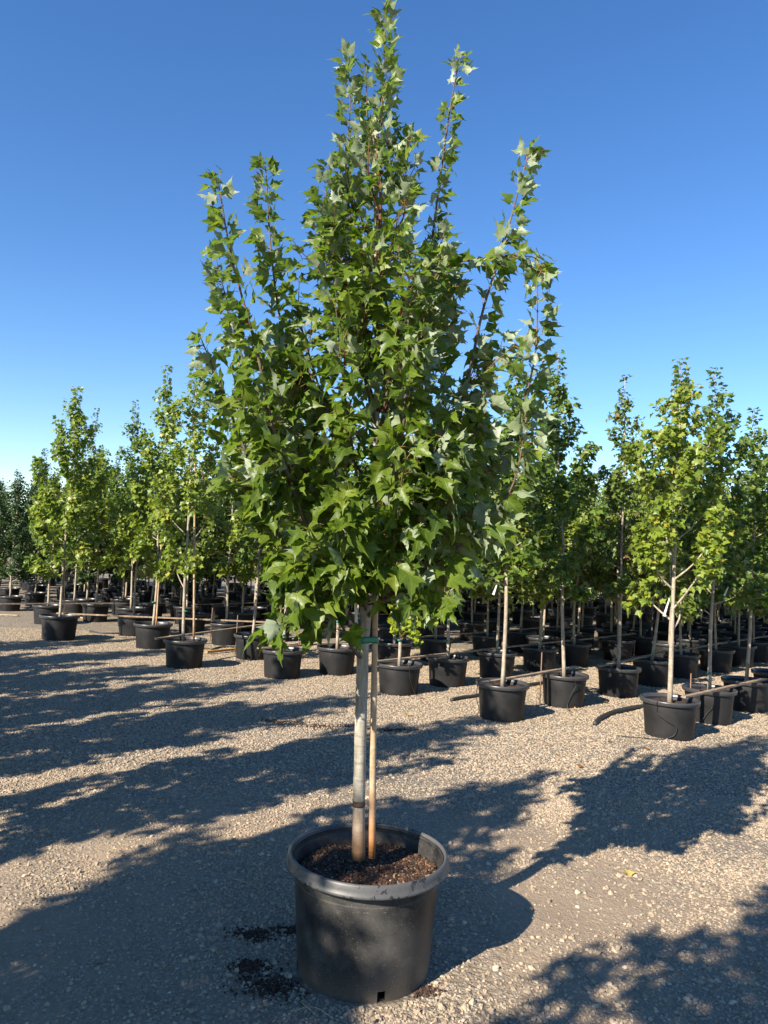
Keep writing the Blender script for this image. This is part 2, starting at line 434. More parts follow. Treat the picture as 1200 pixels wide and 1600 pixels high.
def vnoise(x, y, s, seed):
    r = np.random.default_rng(seed).random((64, 64))
    u = x*s; v = y*s; i = np.floor(u).astype(int); j = np.floor(v).astype(int); fu = u-i; fv = v-j
    fu = fu*fu*(3-2*fu); fv = fv*fv*(3-2*fv); g = lambda a, b: r[a % 64, b % 64]
    return (g(i, j)*(1-fu)+g(i+1, j)*fu)*(1-fv)+(g(i, j+1)*(1-fu)+g(i+1, j+1)*fu)*fv
def stones():
    Pts = []; S = []
    for (n, y0, y1, s0, s1, dens) in ((150000, 1.75, 5.2, 0.0022, 0.0072, 'near'), (180000, 4.6, 12.5, 0.0052, 0.0092, 'far'), (6500, 1.75, 6.0, 0.0065, 0.0155, 'big')):
        y = np.sqrt(RNG.random(n)*(y1**2-y0**2)+y0**2)
        x = (RNG.random(n)*2-1)*0.60*y
        d = 0.6*vnoise(x, y, 0.8, 3)+0.4*vnoise(x, y, 2.3, 4)
        if dens == 'near': keep = RNG.random(n) < np.clip((d-0.38)*3.6, 0.09, 1.0)*np.clip(1-0.8*np.exp(-((x-0.75)**2/0.5+(y-3.0)**2/0.35)), 0, 1)
        elif dens == 'far': keep = RNG.random(n) < np.clip((d-0.10)*3, 0.45, 1.0)*np.clip((y-4.4)/1.2, 0.1, 1)
        else: keep = RNG.random(n) < np.clip((d-0.33)*3, 0.14, 1.0)
        keep &= (x**2+(y-2.89)**2) > 0.27**2
        x = x[keep]; y = y[keep]; s = s0+(s1-s0)*RNG.random(len(x))**1.7
        Pts.append(np.stack([x, y, gh(x, y)+s*0.12], -1)); S.append(s)
    P = np.concatenate(Pts).astype(np.float32); S = np.concatenate(S)
    n = len(P)
    me = bpy.data.meshes.new('gravel')
    me.vertices.add(n); me.vertices.foreach_set('co', P.ravel())
    rot = np.stack([RNG.normal(0, 0.35, n), RNG.normal(0, 0.35, n), RNG.random(n)*6.28], -1)
    scl = np.stack([S*(0.85+0.5*RNG.random(n)), S*(0.7+0.35*RNG.random(n)), S*(0.5+0.3*RNG.random(n))], -1)
    for nm, tp, data in (('rot', 'FLOAT_VECTOR', rot), ('scl', 'FLOAT_VECTOR', scl)):
        a = me.attributes.new(nm, tp, 'POINT'); a.data.foreach_set('vector', data.astype(np.float32).ravel())
    a = me.attributes.new('tone', 'FLOAT', 'POINT'); a.data.foreach_set('value', np.clip(RNG.normal(0.5, 0.24, n), 0, 1).astype(np.float32))
    a = me.attributes.new('pick', 'INT', 'POINT'); a.data.foreach_set('value', RNG.integers(0, 6, n).astype(np.int32))
    o = link('gravel', me); o['kind'] = 'stuff'
    tag(o, 'grey and tan gravel stones strewn over the yard', 'gravel')
    g = bpy.data.node_groups.new('gravel_stones', 'GeometryNodeTree')
    g.interface.new_socket('Geometry', in_out='INPUT', socket_type='NodeSocketGeometry')
    g.interface.new_socket('Geometry', in_out='OUTPUT', socket_type='NodeSocketGeometry')
    gi = g.nodes.new('NodeGroupInput'); go = g.nodes.new('NodeGroupOutput')
    L = g.links.new
    inst = g.nodes.new('GeometryNodeInstanceOnPoints')
    m2p = g.nodes.new('GeometryNodeMeshToPoints'); L(gi.outputs[0], m2p.inputs['Mesh'])
    L(m2p.outputs[0], inst.inputs['Points'])
    join = g.nodes.new('GeometryNodeJoinGeometry')
    for k in range(6):
        ico = g.nodes.new('GeometryNodeMeshIcoSphere'); ico.inputs['Radius'].default_value = 1.0; ico.inputs['Subdivisions'].default_value = 2
        pos = g.nodes.new('GeometryNodeInputPosition')
        ad = g.nodes.new('ShaderNodeVectorMath'); ad.operation = 'ADD'; ad.inputs[1].default_value = (k*3.7, k*1.9, k*5.1)
        L(pos.outputs[0], ad.inputs[0])
        nz = g.nodes.new('ShaderNodeTexNoise'); nz.inputs['Scale'].default_value = 1.1; nz.inputs['Detail'].default_value = 1.0
        L(ad.outputs[0], nz.inputs['Vector'])
        sb = g.nodes.new('ShaderNodeVectorMath'); sb.operation = 'SUBTRACT'; sb.inputs[1].default_value = (0.5, 0.5, 0.5)
        L(nz.outputs['Color'], sb.inputs[0])
        sc = g.nodes.new('ShaderNodeVectorMath'); sc.operation = 'SCALE'; sc.inputs['Scale'].default_value = 1.9
        L(sb.outputs[0], sc.inputs[0])
        sp = g.nodes.new('GeometryNodeSetPosition'); L(ico.outputs['Mesh'], sp.inputs['Geometry']); L(sc.outputs[0], sp.inputs['Offset'])
        sm = g.nodes.new('GeometryNodeSetMaterial'); sm.inputs['Material'].default_value = MT['stone']; L(sp.outputs[0], sm.inputs['Geometry'])
        ti = g.nodes.new('GeometryNodeGeometryToInstance'); L(sm.outputs[0], ti.inputs[0])
        L(ti.outputs[0], join.inputs[0])
    L(join.outputs[0], inst.inputs['Instance']); inst.inputs['Pick Instance'].default_value = True
    def named(nm, tp):
        n_ = g.nodes.new('GeometryNodeInputNamedAttribute'); n_.data_type = tp; n_.inputs['Name'].default_value = nm
        return n_.outputs['Attribute']
    L(named('pick', 'INT'), inst.inputs['Instance Index'])
    e2r = g.nodes.new('FunctionNodeEulerToRotation'); L(named('rot', 'FLOAT_VECTOR'), e2r.inputs[0])
    L(e2r.outputs[0], inst.inputs['Rotation']); L(named('scl', 'FLOAT_VECTOR'), inst.inputs['Scale'])
    L(inst.outputs[0], go.inputs[0])
    md = o.modifiers.new('stones', 'NODES'); md.node_group = g
stones()

# ------------------------------------------------------------------ leaves
HALF = [(0.0, 0.0), (0.08, -0.05), (0.20, -0.06), (0.41, -0.04), (0.27, 0.06), (0.18, 0.15), (0.34, 0.23), (0.45, 0.25), (0.48, 0.35),
        (0.70, 0.58), (0.47, 0.49), (0.33, 0.51), (0.11, 0.36), (0.12, 0.52), (0.28, 0.66), (0.16, 0.69), (0.15, 0.84), (0.05, 0.93), (0.0, 1.18)]
MID = [(0.0, 0.75), (0.0, 0.50), (0.0, 0.28), (0.0, 0.12)]
HALF_S = [(0, 0), (0.34, 0.03), (0.27, 0.19), (0.60, 0.54), (0.20, 0.45), (0.23, 0.68), (0, 1.05)]
def leaf_template(half, mids, seed, curl=1.0):
    bm = bmesh.new(); rr = random.Random(seed)
    mid = [bm.verts.new((x, y, 0)) for x, y in [half[0]]+mids[::-1]+[half[-1]]]
    for s in (1, -1):
        o = [bm.verts.new((s*x*(1+rr.uniform(-.10, .10)), y+rr.uniform(-.02, .02), 0)) for x, y in half[1:-1]]
        loop = [mid[0]]+o+mid[::-1][:-1]
        if s < 0: loop = loop[::-1]
        bm.faces.new(loop)
    bmesh.ops.triangulate(bm, faces=bm.faces[:], quad_method='BEAUTY', ngon_method='BEAUTY')
    if curl and len(half) > 10:
        # split the long triangles once so that the blade can bend
        ed = [e for e in bm.edges if e.calc_length() > 0.42 and not e.is_boundary]
        bmesh.ops.subdivide_edges(bm, edges=ed, cuts=1)
        bmesh.ops.triangulate(bm, faces=bm.faces[:])
    for f in bm.faces:
        if f.normal.z < 0: f.normal_flip()
    bm.verts.ensure_lookup_table()
    uv = np.array([(v.co.x, v.co.y) for v in bm.verts])
    fold = rr.uniform(0.15, 0.85)*curl; droop = rr.uniform(-0.12, 0.45)*curl; tw = rr.uniform(-0.25, 0.25)*curl; ph = rr.uniform(0, 6.28)
    V = []
    for v in bm.verts:
        x, y = v.co.x, v.co.y
        z = fold*abs(x)**1.2 - droop*max(0, y)**2 + tw*x*y + 0.05*curl*math.sin(9*x+7*y+ph)
        z -= 0.55*curl*max(0, abs(x)-0.33)**1.5
        V.append((x*(1-0.12*fold), y*(1-0.15*droop), z))
    F = [[v.index for v in f.verts] for f in bm.faces]
    bm.free()
    return np.array(V), np.array(F), uv
T_BIG = [leaf_template(HALF, MID, i) for i in range(9)]
T_SML = [leaf_template(HALF_S, [(0, 0.45)], 40+i, 0.9) for i in range(5)]
STAR = [(0, 0), (0.14, 0.02), (0.42, -0.02), (0.16, 0.16), (0.52, 0.50), (0.12, 0.32), (0, 0.9)]
T_STAR = [leaf_template(STAR, [(0, 0.3)], 80+i, 0.7) for i in range(3)]

def frames(D, Nn):
    Yv = D/(np.linalg.norm(D, axis=1)[:, None]+1e-9)
    Zv = Nn-Yv*(Nn*Yv).sum(1)[:, None]; Zv /= np.linalg.norm(Zv, axis=1)[:, None]+1e-9
    Xv = np.cross(Yv, Zv)
    return Xv, Yv, Zv
def leaf_mesh(name, P, D, Nn, S, temps, material, rng, bias=0.0):
    """many leaves in one mesh"""
    Xv, Yv, Zv = frames(D, Nn)
    kind = rng.integers(0, len(temps), len(P)); rnd = np.clip(rng.random(len(P))+bias, 0, 0.999)
    Vs = []; Fs = []; Us = []; Rs = []; n = 0
    for k, (tv, tf, uv) in enumerate(temps):
        idx = np.where(kind == k)[0]
        if not len(idx): continue
        s = S[idx][:, None, None]
        V = P[idx][:, None, :] + s*(tv[None, :, 0:1]*Xv[idx][:, None, :]+tv[None, :, 1:2]*Yv[idx][:, None, :]+tv[None, :, 2:3]*Zv[idx][:, None, :])
        F = tf[None]+(np.arange(len(idx))*len(tv))[:, None, None]+n
        Vs.append(V.reshape(-1, 3)); Fs.append(F.reshape(-1, 3)); Us.append(np.tile(uv, (len(idx), 1))); Rs.append(np.repeat(rnd[idx], len(tv)))
        n += len(idx)*len(tv)
    return np_mesh(name, np.concatenate(Vs), np.concatenate(Fs), material, np.concatenate(Us), np.concatenate(Rs))

# ------------------------------------------------------------------ the big potted maple
POT = np.array([0.0, 2.895, 0.0])
SOIL_Z = 0.352
def big_pot():
    root = empty('nursery_pot', POT)
    tag(root, 'large scuffed black plastic pot holding the tall foreground maple', 'plant pot')
    seg = 112
    prof = [(0.246, 0.0), (0.247, 0.012), (0.248, 0.024), (0.2495, 0.040), (0.254, 0.10), (0.260, 0.18), (0.266, 0.26), (0.271, 0.33), (0.274, 0.372),
            (0.2705, 0.378)]
    inner = [(0.268, 0.372)]
    prof = prof[:-1]+[(0.2765, 0.385), (0.2845, 0.410), (0.2830, 0.409)]
    z = 0.404
    while z > 0.335:
        r_ = 0.2800-(0.404-z)*0.16
        prof += [(r_, z), (r_+0.0022, z-0.004)]; z -= 0.0095
    n_in = len(prof)
    prof += [(0.262, 0.26), (0.246, 0.052), (0.243, 0.03), (0.240, 0.006), (0.02, 0.005)]
    holes = set()
    for c in range(0, seg, seg//4):
        for k in (-1, 0): holes.add((c+k+89) % seg)
    last = len(prof)-1
    def skip(i, j): return (j % seg) in holes and (i in (0, 1, 2) or i in (n_in+1, n_in+2))
    V, F = lathe(prof, seg, skip)
    link('body', np_mesh('body', V, F, MT['pot']), root)
    rim = [(0.2770, 0.379), (0.290, 0.3755), (0.3020, 0.3735), (0.3065, 0.3745), (0.3085, 0.379), (0.3075, 0.385), (0.3050, 0.388), (0.3030, 0.400), (0.3005, 0.412), (0.2975, 0.4185),
           (0.2935, 0.4200), (0.2895, 0.4185), (0.2868, 0.413), (0.2862, 0.408)]
    V, F = lathe(rim, 112)
    a = np.arctan2(V[:, 1], V[:, 0]); V[:, 2] += 0.0025*np.sin(2*a+0.5); V[:, :2] *= (1+0.004*np.sin(3*a+1))[:, None]
    link('rim', np_mesh('rim', V, F, MT['rim']), root)
    # potting mix with a heaped, uneven surface
    R_ = np.linspace(0, 0.2675, 26); A_ = np.linspace(0, 2*math.pi, 72, endpoint=False)
    VV = []
    for r in R_:
        for a_ in A_:
            x, y = r*math.cos(a_), r*math.sin(a_)
            VV.append((x, y, SOIL_Z-0.012*(r/0.267)**2+0.006*math.sin(17*x+3)*math.sin(21*y)+0.004*math.sin(43*x+37*y)))
    FF = [(i*72+j, i*72+(j+1) % 72, (i+1)*72+(j+1) % 72, (i+1)*72+j) for i in range(25) for j in range(72)]
    link('potting_mix', np_mesh('potting_mix', VV, FF, MT['soil']), root)
    n = 7000
    r = 0.263*np.sqrt(RNG.random(n)); a = RNG.random(n)*6.283
    P = np.stack([r*np.cos(a), r*np.sin(a), SOIL_Z-0.012*(r/0.267)**2+0.006*np.sin(17*r*np.cos(a)+3)*np.sin(21*r*np.sin(a))+0.002+0.004*RNG.random(n)], -1)
    L_ = 0.003+0.010*RNG.random(n)**2.6; W_ = 0.002+0.003*RNG.random(n); H_ = 0.001+0.002*RNG.random(n)
    D = np.stack([RNG.normal(0, 1, n), RNG.normal(0, 1, n), RNG.normal(0, 0.35, n)], -1)
    Xv, Yv, Zv = frames(D, np.stack([RNG.normal(0, .4, n), RNG.normal(0, .4, n), np.ones(n)], -1))
    bv, bf = mbox(-1, 1, -1, 1, -1, 1)
    bv = bv*np.array([1, 1, 1.0]); bv[4:, :2] *= 0.7
    V = P[:, None, :]+bv[None, :, 0:1]*(W_[:, None]*Xv)[:, None, :]+bv[None, :, 1:2]*(L_[:, None]*Yv)[:, None, :]+bv[None, :, 2:3]*(H_[:, None]*Zv)[:, None, :]
    F = (bf[None]+(np.arange(n)*8)[:, None, None]).reshape(-1, 4)
    o = link('bark_mulch', np_mesh('bark_mulch', V.reshape(-1, 3), F, MT['chip'], rnd=np.repeat(RNG.random(n)**1.7, 8), smooth=False), root)
    o['kind'] = 'stuff'
    return root
big_pot()

TREE = at(560, 1336, 2.875); TREE[2] = SOIL_Z - 0.004
def main_tree():
    root = empty('maple_tree', TREE)
    tag(root, 'tall leafy green maple in the large scuffed foreground pot', 'tree')
    rng = np.random.default_rng(5)
    # trunk and leader
    yd = 2.875
    tp = [(560, 1341), (561, 1250), (564, 1120), (568, 1000), (574, 930), (583, 800), (588, 650), (592, 500), (594, 350), (596, 220), (599, 112), (603, 30)]
    ty = [yd, yd, yd, yd+.005, yd+.01, yd+.02, yd+.03, yd+.02, yd, yd, yd, yd]
    T = smooth_path([at(x, y, d) for (x, y), d in zip(tp, ty)], 70)
    hz = T[:, 2]
    Rt = np.interp(hz, [0.33, 0.37, 0.42, 0.60, 1.20, 1.30, 1.6, 2.2, 2.8, 3.2, 3.7], [0.031, 0.0285, 0.0255, 0.0230, 0.0228, 0.0235, 0.0185, 0.0115, 0.0072, 0.0045, 0.002])
    Rt = Rt*(1+0.02*np.sin(hz*31)+0.015*np.sin(hz*67+1))
    cut = int(np.argmin(abs(hz-2.45)))
    tube_obj('trunk', T[:cut+1], Rt[:cut+1], MT['bark'], root, 18, TREE)
    tube_obj('leader', T[cut:], Rt[cut:], MT['twig'], root, 12, TREE)
    zb = at(561, 1257, yd)
    b0 = T[np.argmin(abs(hz-zb[2]))]
    i0 = np.argmin(abs(hz-zb[2]))
    axis_ = T[i0+1]-T[i0]; axis_ /= np.linalg.norm(axis_)
    rb = np.interp(b0[2], hz, Rt)
    tube_obj('bark_band', [b0-axis_*0.012, b0-axis_*0.004, b0+axis_*0.006, b0+axis_*0.011], [rb+0.0004, rb+0.0014, rb+0.0013, rb+0.0005], MT['band'], root, 18, TREE)
    def tpos(z):
        return np.array([np.interp(z, hz, T[:, 0]), np.interp(z, hz, T[:, 1]), z])
    branches = []   # (points, r0, explicit)
    ex = [
        # pixels of a branch from the trunk to its tip, with its depth
        ([(560, 975), (520, 925), (452, 868), (415, 800), (370, 690), (330, 590), (302, 525)], [2.87, 2.82, 2.74, 2.68, 2.66, 2.66, 2.66], 0.0105),
        ([(577, 900), (530, 860), (480, 825), (440, 725), (418, 660), (392, 540), (352, 400), (330, 282)], [2.87, 2.80, 2.70, 2.62, 2.60, 2.60, 2.60, 2.60], 0.0105),
        ([(582, 850), (525, 790), (495, 700), (462, 605), (432, 500), (415, 380), (407, 255)], [2.88, 2.86, 2.84, 2.84, 2.84, 2.84, 2.84], 0.0095),
        ([(575, 935), (612, 890), (618, 825), (622, 725), (634, 640), (640, 500), (642, 390)], [2.86, 2.72, 2.62, 2.56, 2.54, 2.53, 2.52], 0.0085),
        ([(577, 915), (620, 865), (690, 770), (735, 600), (762, 480), (795, 380), (835, 240)], [2.88, 2.86, 2.84, 2.80, 2.80, 2.80, 2.80], 0.0105),
        ([(585, 780), (620, 700), (648, 600), (668, 450), (690, 290), (706, 180), (722, 92)], [2.90, 2.93, 2.96, 2.98, 2.98, 2.98, 2.98], 0.0095),
        ([(572, 960), (612, 922), (680, 880), (760, 820), (812, 750), (835, 640)], [2.87, 2.80, 2.72, 2.68, 2.66, 2.66], 0.0095),
        ([(590, 600), (570, 500), (552, 380), (538, 260), (545, 170), (542, 95)], [2.88, 2.86, 2.86, 2.86, 2.86, 2.86], 0.0065),
        ([(588, 640), (620, 540), (690, 420), (760, 400), (842, 395), (858, 420)], [2.88, 2.84, 2.78, 2.72, 2.68, 2.66], 0.0060),
        ([(574, 950), (545, 905), (490, 880), (450, 930), (425, 985)], [2.86, 2.74, 2.62, 2.56, 2.54], 0.0065),
        ([(563, 1024), (545, 1000), (521, 945), (500, 905), (465, 880), (440, 900)], [2.86, 2.80, 2.70, 2.62, 2.60, 2.58], 0.0075),
        ([(580, 880), (640, 830), (730, 760), (800, 690), (846, 560), (852, 420)], [2.88, 2.98, 3.06, 3.10, 3.12, 3.12], 0.0090),
        ([(582, 860), (520, 790), (440, 760), (380, 760), (345, 730)], [2.88, 2.76, 2.68, 2.64, 2.62], 0.0070),
        ([(590, 560), (555, 470), (520, 400), (505, 320), (512, 262)], [2.88, 2.80, 2.78, 2.78, 2.78], 0.0060),
        ([(580, 860), (460, 780), (390, 620), (345, 470), (325, 395)], [2.88, 2.96, 3.00, 3.02, 3.02], 0.0080),
        ([(582, 900), (660, 870), (700, 900), (690, 940)], [2.86, 2.70, 2.62, 2.60], 0.0060),
        ([(575, 925), (560, 890), (545, 870), (530, 890)], [2.86, 2.72, 2.60, 2.52], 0.0045),
        ([(577, 915), (590, 880), (610, 865), (640, 890)], [2.86, 2.72, 2.60, 2.54], 0.0045),
        ([(580, 880), (575, 830), (560, 800), (545, 815)], [2.86, 2.70, 2.56, 2.50], 0.0045),
        ([(574, 940), (610, 925), (640, 920), (665, 945)], [2.86, 2.76, 2.68, 2.64], 0.0040),
        ([(574, 945), (540, 930), (505, 925), (470, 955)], [2.86, 2.76, 2.66, 2.62], 0.0040),
        ([(582, 860), (660, 815), (730, 800), (790, 830)], [2.86, 2.74, 2.66, 2.62], 0.0050),
        ([(582, 850), (640, 790), (690, 740), (720, 690)], [2.86, 2.70, 2.58, 2.52], 0.0050),
    ]
    for px, ds, r0 in ex:
        P = smooth_path([at(x+(590-x)*0.045, y+6, d) for (x, y), d in zip(px, ds)], 26)
        z0 = P[0][2]; P[0] = tpos(z0); branches.append((P, r0, True))
    env_z = [1.10, 1.25, 1.45, 1.75, 2.2, 2.5, 2.75, 2.95, 3.15, 3.35, 3.65]
    env_r = [0.12, 0.30, 0.47, 0.55, 0.53, 0.42, 0.29, 0.19, 0.13, 0.09, 0.05]
    ga = 0.4
    for k in range(36):
        z0 = 1.34+1.75*(k/36)**1.15
        ga += 2.39996+rng.normal(0, 0.2)
        rise = rng.uniform(0.40, 0.85)*(1.0 if z0 < 2.3 else 0.6)
        zt = min(z0+rise, 3.45)
        rt = np.interp(zt, env_z, env_r)*rng.uniform(0.72, 1.0)
        c = tpos(z0); d = np.array([math.cos(ga), math.sin(ga), 0])
        ct = tpos(min(zt, 3.6))
        tip = np.array([ct[0], ct[1], 0])+d*rt; tip[2] = zt
        m1 = c+d*rt*0.45+np.array([0, 0, (zt-z0)*0.25]); m2 = c+d*rt*0.85+np.array([0, 0, (zt-z0)*0.62])
        P = smooth_path([c, m1+rng.normal(0, .02, 3), m2+rng.normal(0, .02, 3), tip], 20)
        branches.append((P, 0.0035+0.005*rise*np.interp(z0, [1.3, 3], [1, .5]), False))
    tw = Tubes(); pet = Tubes()
    LP = []; LD = []; LN = []; LS = []; LB = []; cur = [root]
    def node_leaves(p, dirn, size, k, rng, crown_axis):
        dirn = dirn/np.linalg.norm(dirn)
        a = np.cross(dirn, [0.3, 0.2, 1.0]); a /= np.linalg.norm(a); b_ = np.cross(dirn, a)
        base_ang = (k % 2)*math.pi/2+rng.normal(0, 0.35)
        for s in (0, math.pi):
            if rng.random() < 0.06: continue
            side = a*math.cos(base_ang+s)+b_*math.sin(base_ang+s)
            out_ = p-crown_axis; out_[2] = 0; no = np.linalg.norm(out_)+1e-6; out_ /= no
            pd = side*0.85+dirn*0.55+out_*0.35*min(1, no/0.2)+np.array([0, 0, 0.12])+rng.normal(0, 0.15, 3)
            pd /= np.linalg.norm(pd)
            pl = size*rng.uniform(0.35, 0.7)
            q1 = p+pd*pl*0.55; pd2 = pd+np.array([0, 0, -0.30*rng.uniform(0.2, 1.4)]); pd2 /= np.linalg.norm(pd2)
            q2 = q1+pd2*pl*0.45
            pet.add([p, q1, q2], [0.0013, 0.0009, 0.0010], 4, False)
            hi = np.clip((p[2]-2.2)/1.0, 0, 1)
            bd = pd2*0.9+np.array([0, 0, rng.uniform(-0.95, 0.0)*(1-hi)+rng.uniform(-0.15, 0.75)*hi])+rng.normal(0, 0.28, 3)+out_*0.25
            nn = np.array([0, 0, 0.58])+SUN*0.15+rng.normal(0, 0.55, 3)+out_*(0.60-0.85*hi)
            side_x = p[0]-crown_axis[0]
            if rng.random() < np.clip(0.04+1.0*side_x, 0.03, 0.40)*np.interp(p[2], [1.4, 1.8], [0.3, 1.0]):   # turned over, pale underside to the light
                nn = -SUN*0.7+rng.normal(0, 0.40, 3); bd = bd+np.array([0.25, 0, -0.2])
            s_ = size*rng.uniform(0.72, 1.15)
            LP.append(q2); LD.append(bd); LN.append(nn); LS.append(s_); LB.append(cur[0])
    for bi, (P, r0, explicit) in enumerate(branches):
        seg = np.linalg.norm(np.diff(P, axis=0), axis=1); cl = np.concatenate([[0], np.cumsum(seg)]); Ltot = cl[-1]
        R = r0*(1-0.80*cl/Ltot)
        cur[0] = tube_obj('branch', P, R, MT['branch'] if r0 > 0.006 else MT['twig'], root, 8, TREE)
        pos = lambda s: np.array([np.interp(s, cl, P[:, i]) for i in range(3)])
        s = Ltot*(0.30 if explicit else 0.22); k = 0
        while s < Ltot:
            f = s/Ltot
            p = pos(s); dirn = pos(min(Ltot, s+0.02))-pos(s-0.02)
            ca = tpos(p[2])
            size = np.interp(p[2], [1.2, 1.8, 2.5, 3.1, 3.6], [0.094, 0.086, 0.068, 0.060, 0.055])*(1.0 if f < 0.85 else 0.92)
            node_leaves(p, dirn, size, k, rng, ca)
            if explicit and f > 0.6 and rng.random() < 0.55: node_leaves(p, dirn, size*0.9, k+1, rng, ca)
            if f < 0.86 and k % 2 == 0 and not (explicit and f > 0.52):
                # side twig that carries a few pairs of leaves
                out_ = p-ca; out_[2] = 0; out_ /= np.linalg.norm(out_)+1e-6
                rd = rng.normal(0, 1, 3); rd[2] = abs(rd[2])*0.6+0.3
                td = dirn/np.linalg.norm(dirn)*0.35+rd*0.45+out_*0.45; td /= np.linalg.norm(td)
                tl = rng.uniform(0.09, 0.27)*np.interp(p[2], [1.2, 2.4, 3.2], [1.0, 0.9, 0.5])
                e = p+td*tl+np.array([0, 0, 0.03])
                rad = math.hypot(*(e-ca)[:2])
                if rad < np.interp(e[2], env_z, env_r)*1.12:
                    tw.add([p, p+td*tl*0.5, e], [0.0026, 0.002, 0.0012], 5, False)
                    for q in np.arange(0.04, tl, 0.052): node_leaves(p+td*q, td, size*0.94, int(q*20), rng, ca)
                    node_leaves(e, td, size*0.8, 1, rng, ca)
            s += rng.uniform(0.038, 0.056)*(1.0 if f < 0.7 else 0.85); k += 1
        node_leaves(P[-1], P[-1]-P[-2], 0.058, 0, rng, tpos(P[-1][2]))
        node_leaves(P[-1]+np.array([0, 0, .008]), P[-1]-P[-2], 0.048, 1, rng, tpos(P[-1][2]))
    # the leader carries leaves too
    z = 2.2; k = 0; cur[0] = root
    while z < hz[-1]:
        node_leaves(tpos(z), np.array([0.03, 0, 1.0]), np.interp(z, [2.2, 3.0, 3.65], [0.072, 0.062, 0.058]), k, rng, tpos(z)); z += rng.uniform(0.035, 0.055)*(1.0 if z < 2.9 else 0.62); k += 1
    for dz in (0, -.01): node_leaves(T[-1]+np.array([0, 0, dz]), np.array([0.05, 0, 1.0]), 0.06, int(dz*100), rng, tpos(T[-1][2]))
    LP = np.array(LP); LD = np.array(LD); LN = np.array(LN); LS = np.array(LS)
    o = link('twigs', tw.mesh('twigs', MT['twig']), root); o.location = -TREE; o['kind'] = 'stuff'
    o = link('petioles', pet.mesh('petioles', MT['petiole']), root); o.location = -TREE; o['kind'] = 'stuff'
    # the 300 leaves that show largest become single leaves
    best = {}
    sc = []
    for i in range(len(LP)):
        x, y, z = proj(LP[i]+LD[i]/np.linalg.norm(LD[i])*LS[i]*0.5)
        key = (int(x//20), int(y//20))
        if key not in best or best[key][0] > z: best[key] = (z, i)
    cand = sorted(best.values(), key=lambda t: -LS[t[1]]/t[0]*(1.0 if t[0] < 2.85 else 0.7))[:300]
    single = np.zeros(len(LP), bool)
    Xv, Yv, Zv = frames(LD, LN)
    blades = [np_mesh('leaf', tv, tf, MT['leaf'], uv, np.zeros(len(tv))) for tv, tf, uv in T_BIG]
    for _, i in cand:
        single[i] = True
        lf = link('leaf', blades[int(rng.integers(0, len(blades)))], LB[i])
        m = Matrix.Identity(4)
        for a in range(3):
            m[a][0] = Xv[i][a]*LS[i]; m[a][1] = Yv[i][a]*LS[i]; m[a][2] = Zv[i][a]*LS[i]; m[a][3] = LP[i][a]-TREE[a]
        lf.matrix_local = m
    k = ~single
    o = link('foliage', leaf_mesh('foliage', LP[k], LD[k], LN[k], LS[k], T_BIG, MT['leaf'], rng), root); o.location = -TREE
    o['kind'] = 'stuff'
    print('main tree leaves', len(LP))
    # stake tied to the trunk
    S = smooth_path([at(581, 1340, 2.885), at(583, 1150, 2.89), at(586, 980, 2.897), at(589, 700, 2.93), at(588, 400, 2.925), at(587, 168, 2.89)], 30)
    st = tube_obj('wooden_stake', S, np.interp(np.arange(30), [0, 29], [0.0135, 0.0075]), MT['stake'], None, 12)
    tag(st, 'thin pale wooden stake standing beside the tall foreground maple trunk', 'stake')
    # green tape round trunk and stake
    tc = at(568, 1000, 2.875); c1 = tpos(tc[2]); c2 = np.array([np.interp(tc[2], S[:, 2], S[:, i]) for i in range(3)])
    r1 = np.interp(tc[2], hz, Rt)+0.0015; r2 = 0.0135
    dv = c2-c1; dv[2] = 0; L_ = np.linalg.norm(dv); ang0 = math.atan2(dv[1], dv[0])
    ring = []
    for a in np.linspace(math.pi/2, 3*math.pi/2, 15): ring.append(c1[:2]+r1*np.array([math.cos(a+ang0), math.sin(a+ang0)]))
    for a in np.linspace(-math.pi/2, math.pi/2, 11): ring.append(c2[:2]+r2*np.array([math.cos(a+ang0), math.sin(a+ang0)]))
    ring = np.array(ring); n = len(ring); cen = ring.mean(0)
    rings = []
    for (dz, off) in ((-0.012, 0.0), (-0.0125, 0.0012), (-0.004, 0.0022), (0.006, 0.0016), (0.0125, 0.0012), (0.012, 0.0)):
        dd = ring-cen; dd = dd/np.linalg.norm(dd, axis=1)[:, None]
        rings.append(np.column_stack([ring+dd*off-tc[:2], np.full(n, dz)+0.002*np.sin(np.arange(n))]))
    V = np.concatenate(rings); F = [(i*n+j, i*n+(j+1) % n, (i+1)*n+(j+1) % n, (i+1)*n+j) for i in range(5) for j in range(n)]
    tag(link('tie_tape', np_mesh('tie_tape', V, F, MT['tape']), None, tc), 'green tape binding the foreground maple trunk to its stake', 'plant tie')
    # plastic label hanging in the crown
    tl = empty('plant_tag', at(557, 975, 2.80)); tag(tl, 'long white plastic tag hanging below the foreground maple crown', 'plant tag')
    top = at(553, 925, 2.80)-at(557, 975, 2.80)
    side = np.array([0.0055, 0.001, 0]); nrm = np.array([0, -0.0006, 0])
    V = []
    for t_, w in ((0, 1.0), (0.45, 1.0), (0.7, 0.75), (1.0, 0.28)):
        c = top*t_+np.array([0.002*math.sin(t_*3), -0.004*math.sin(t_*3), 0])
        V += [c-side*w+nrm, c+side*w+nrm, c+side*w-nrm, c-side*w-nrm]
    F = [(i*4+j, i*4+(j+1) % 4, i*4+4+(j+1) % 4, i*4+4+j) for i in range(3) for j in range(4)]+[(3, 2, 1, 0), (12, 13, 14, 15)]
    link('strip', np_mesh('strip', V, F, MT['tag'], smooth=False), tl)
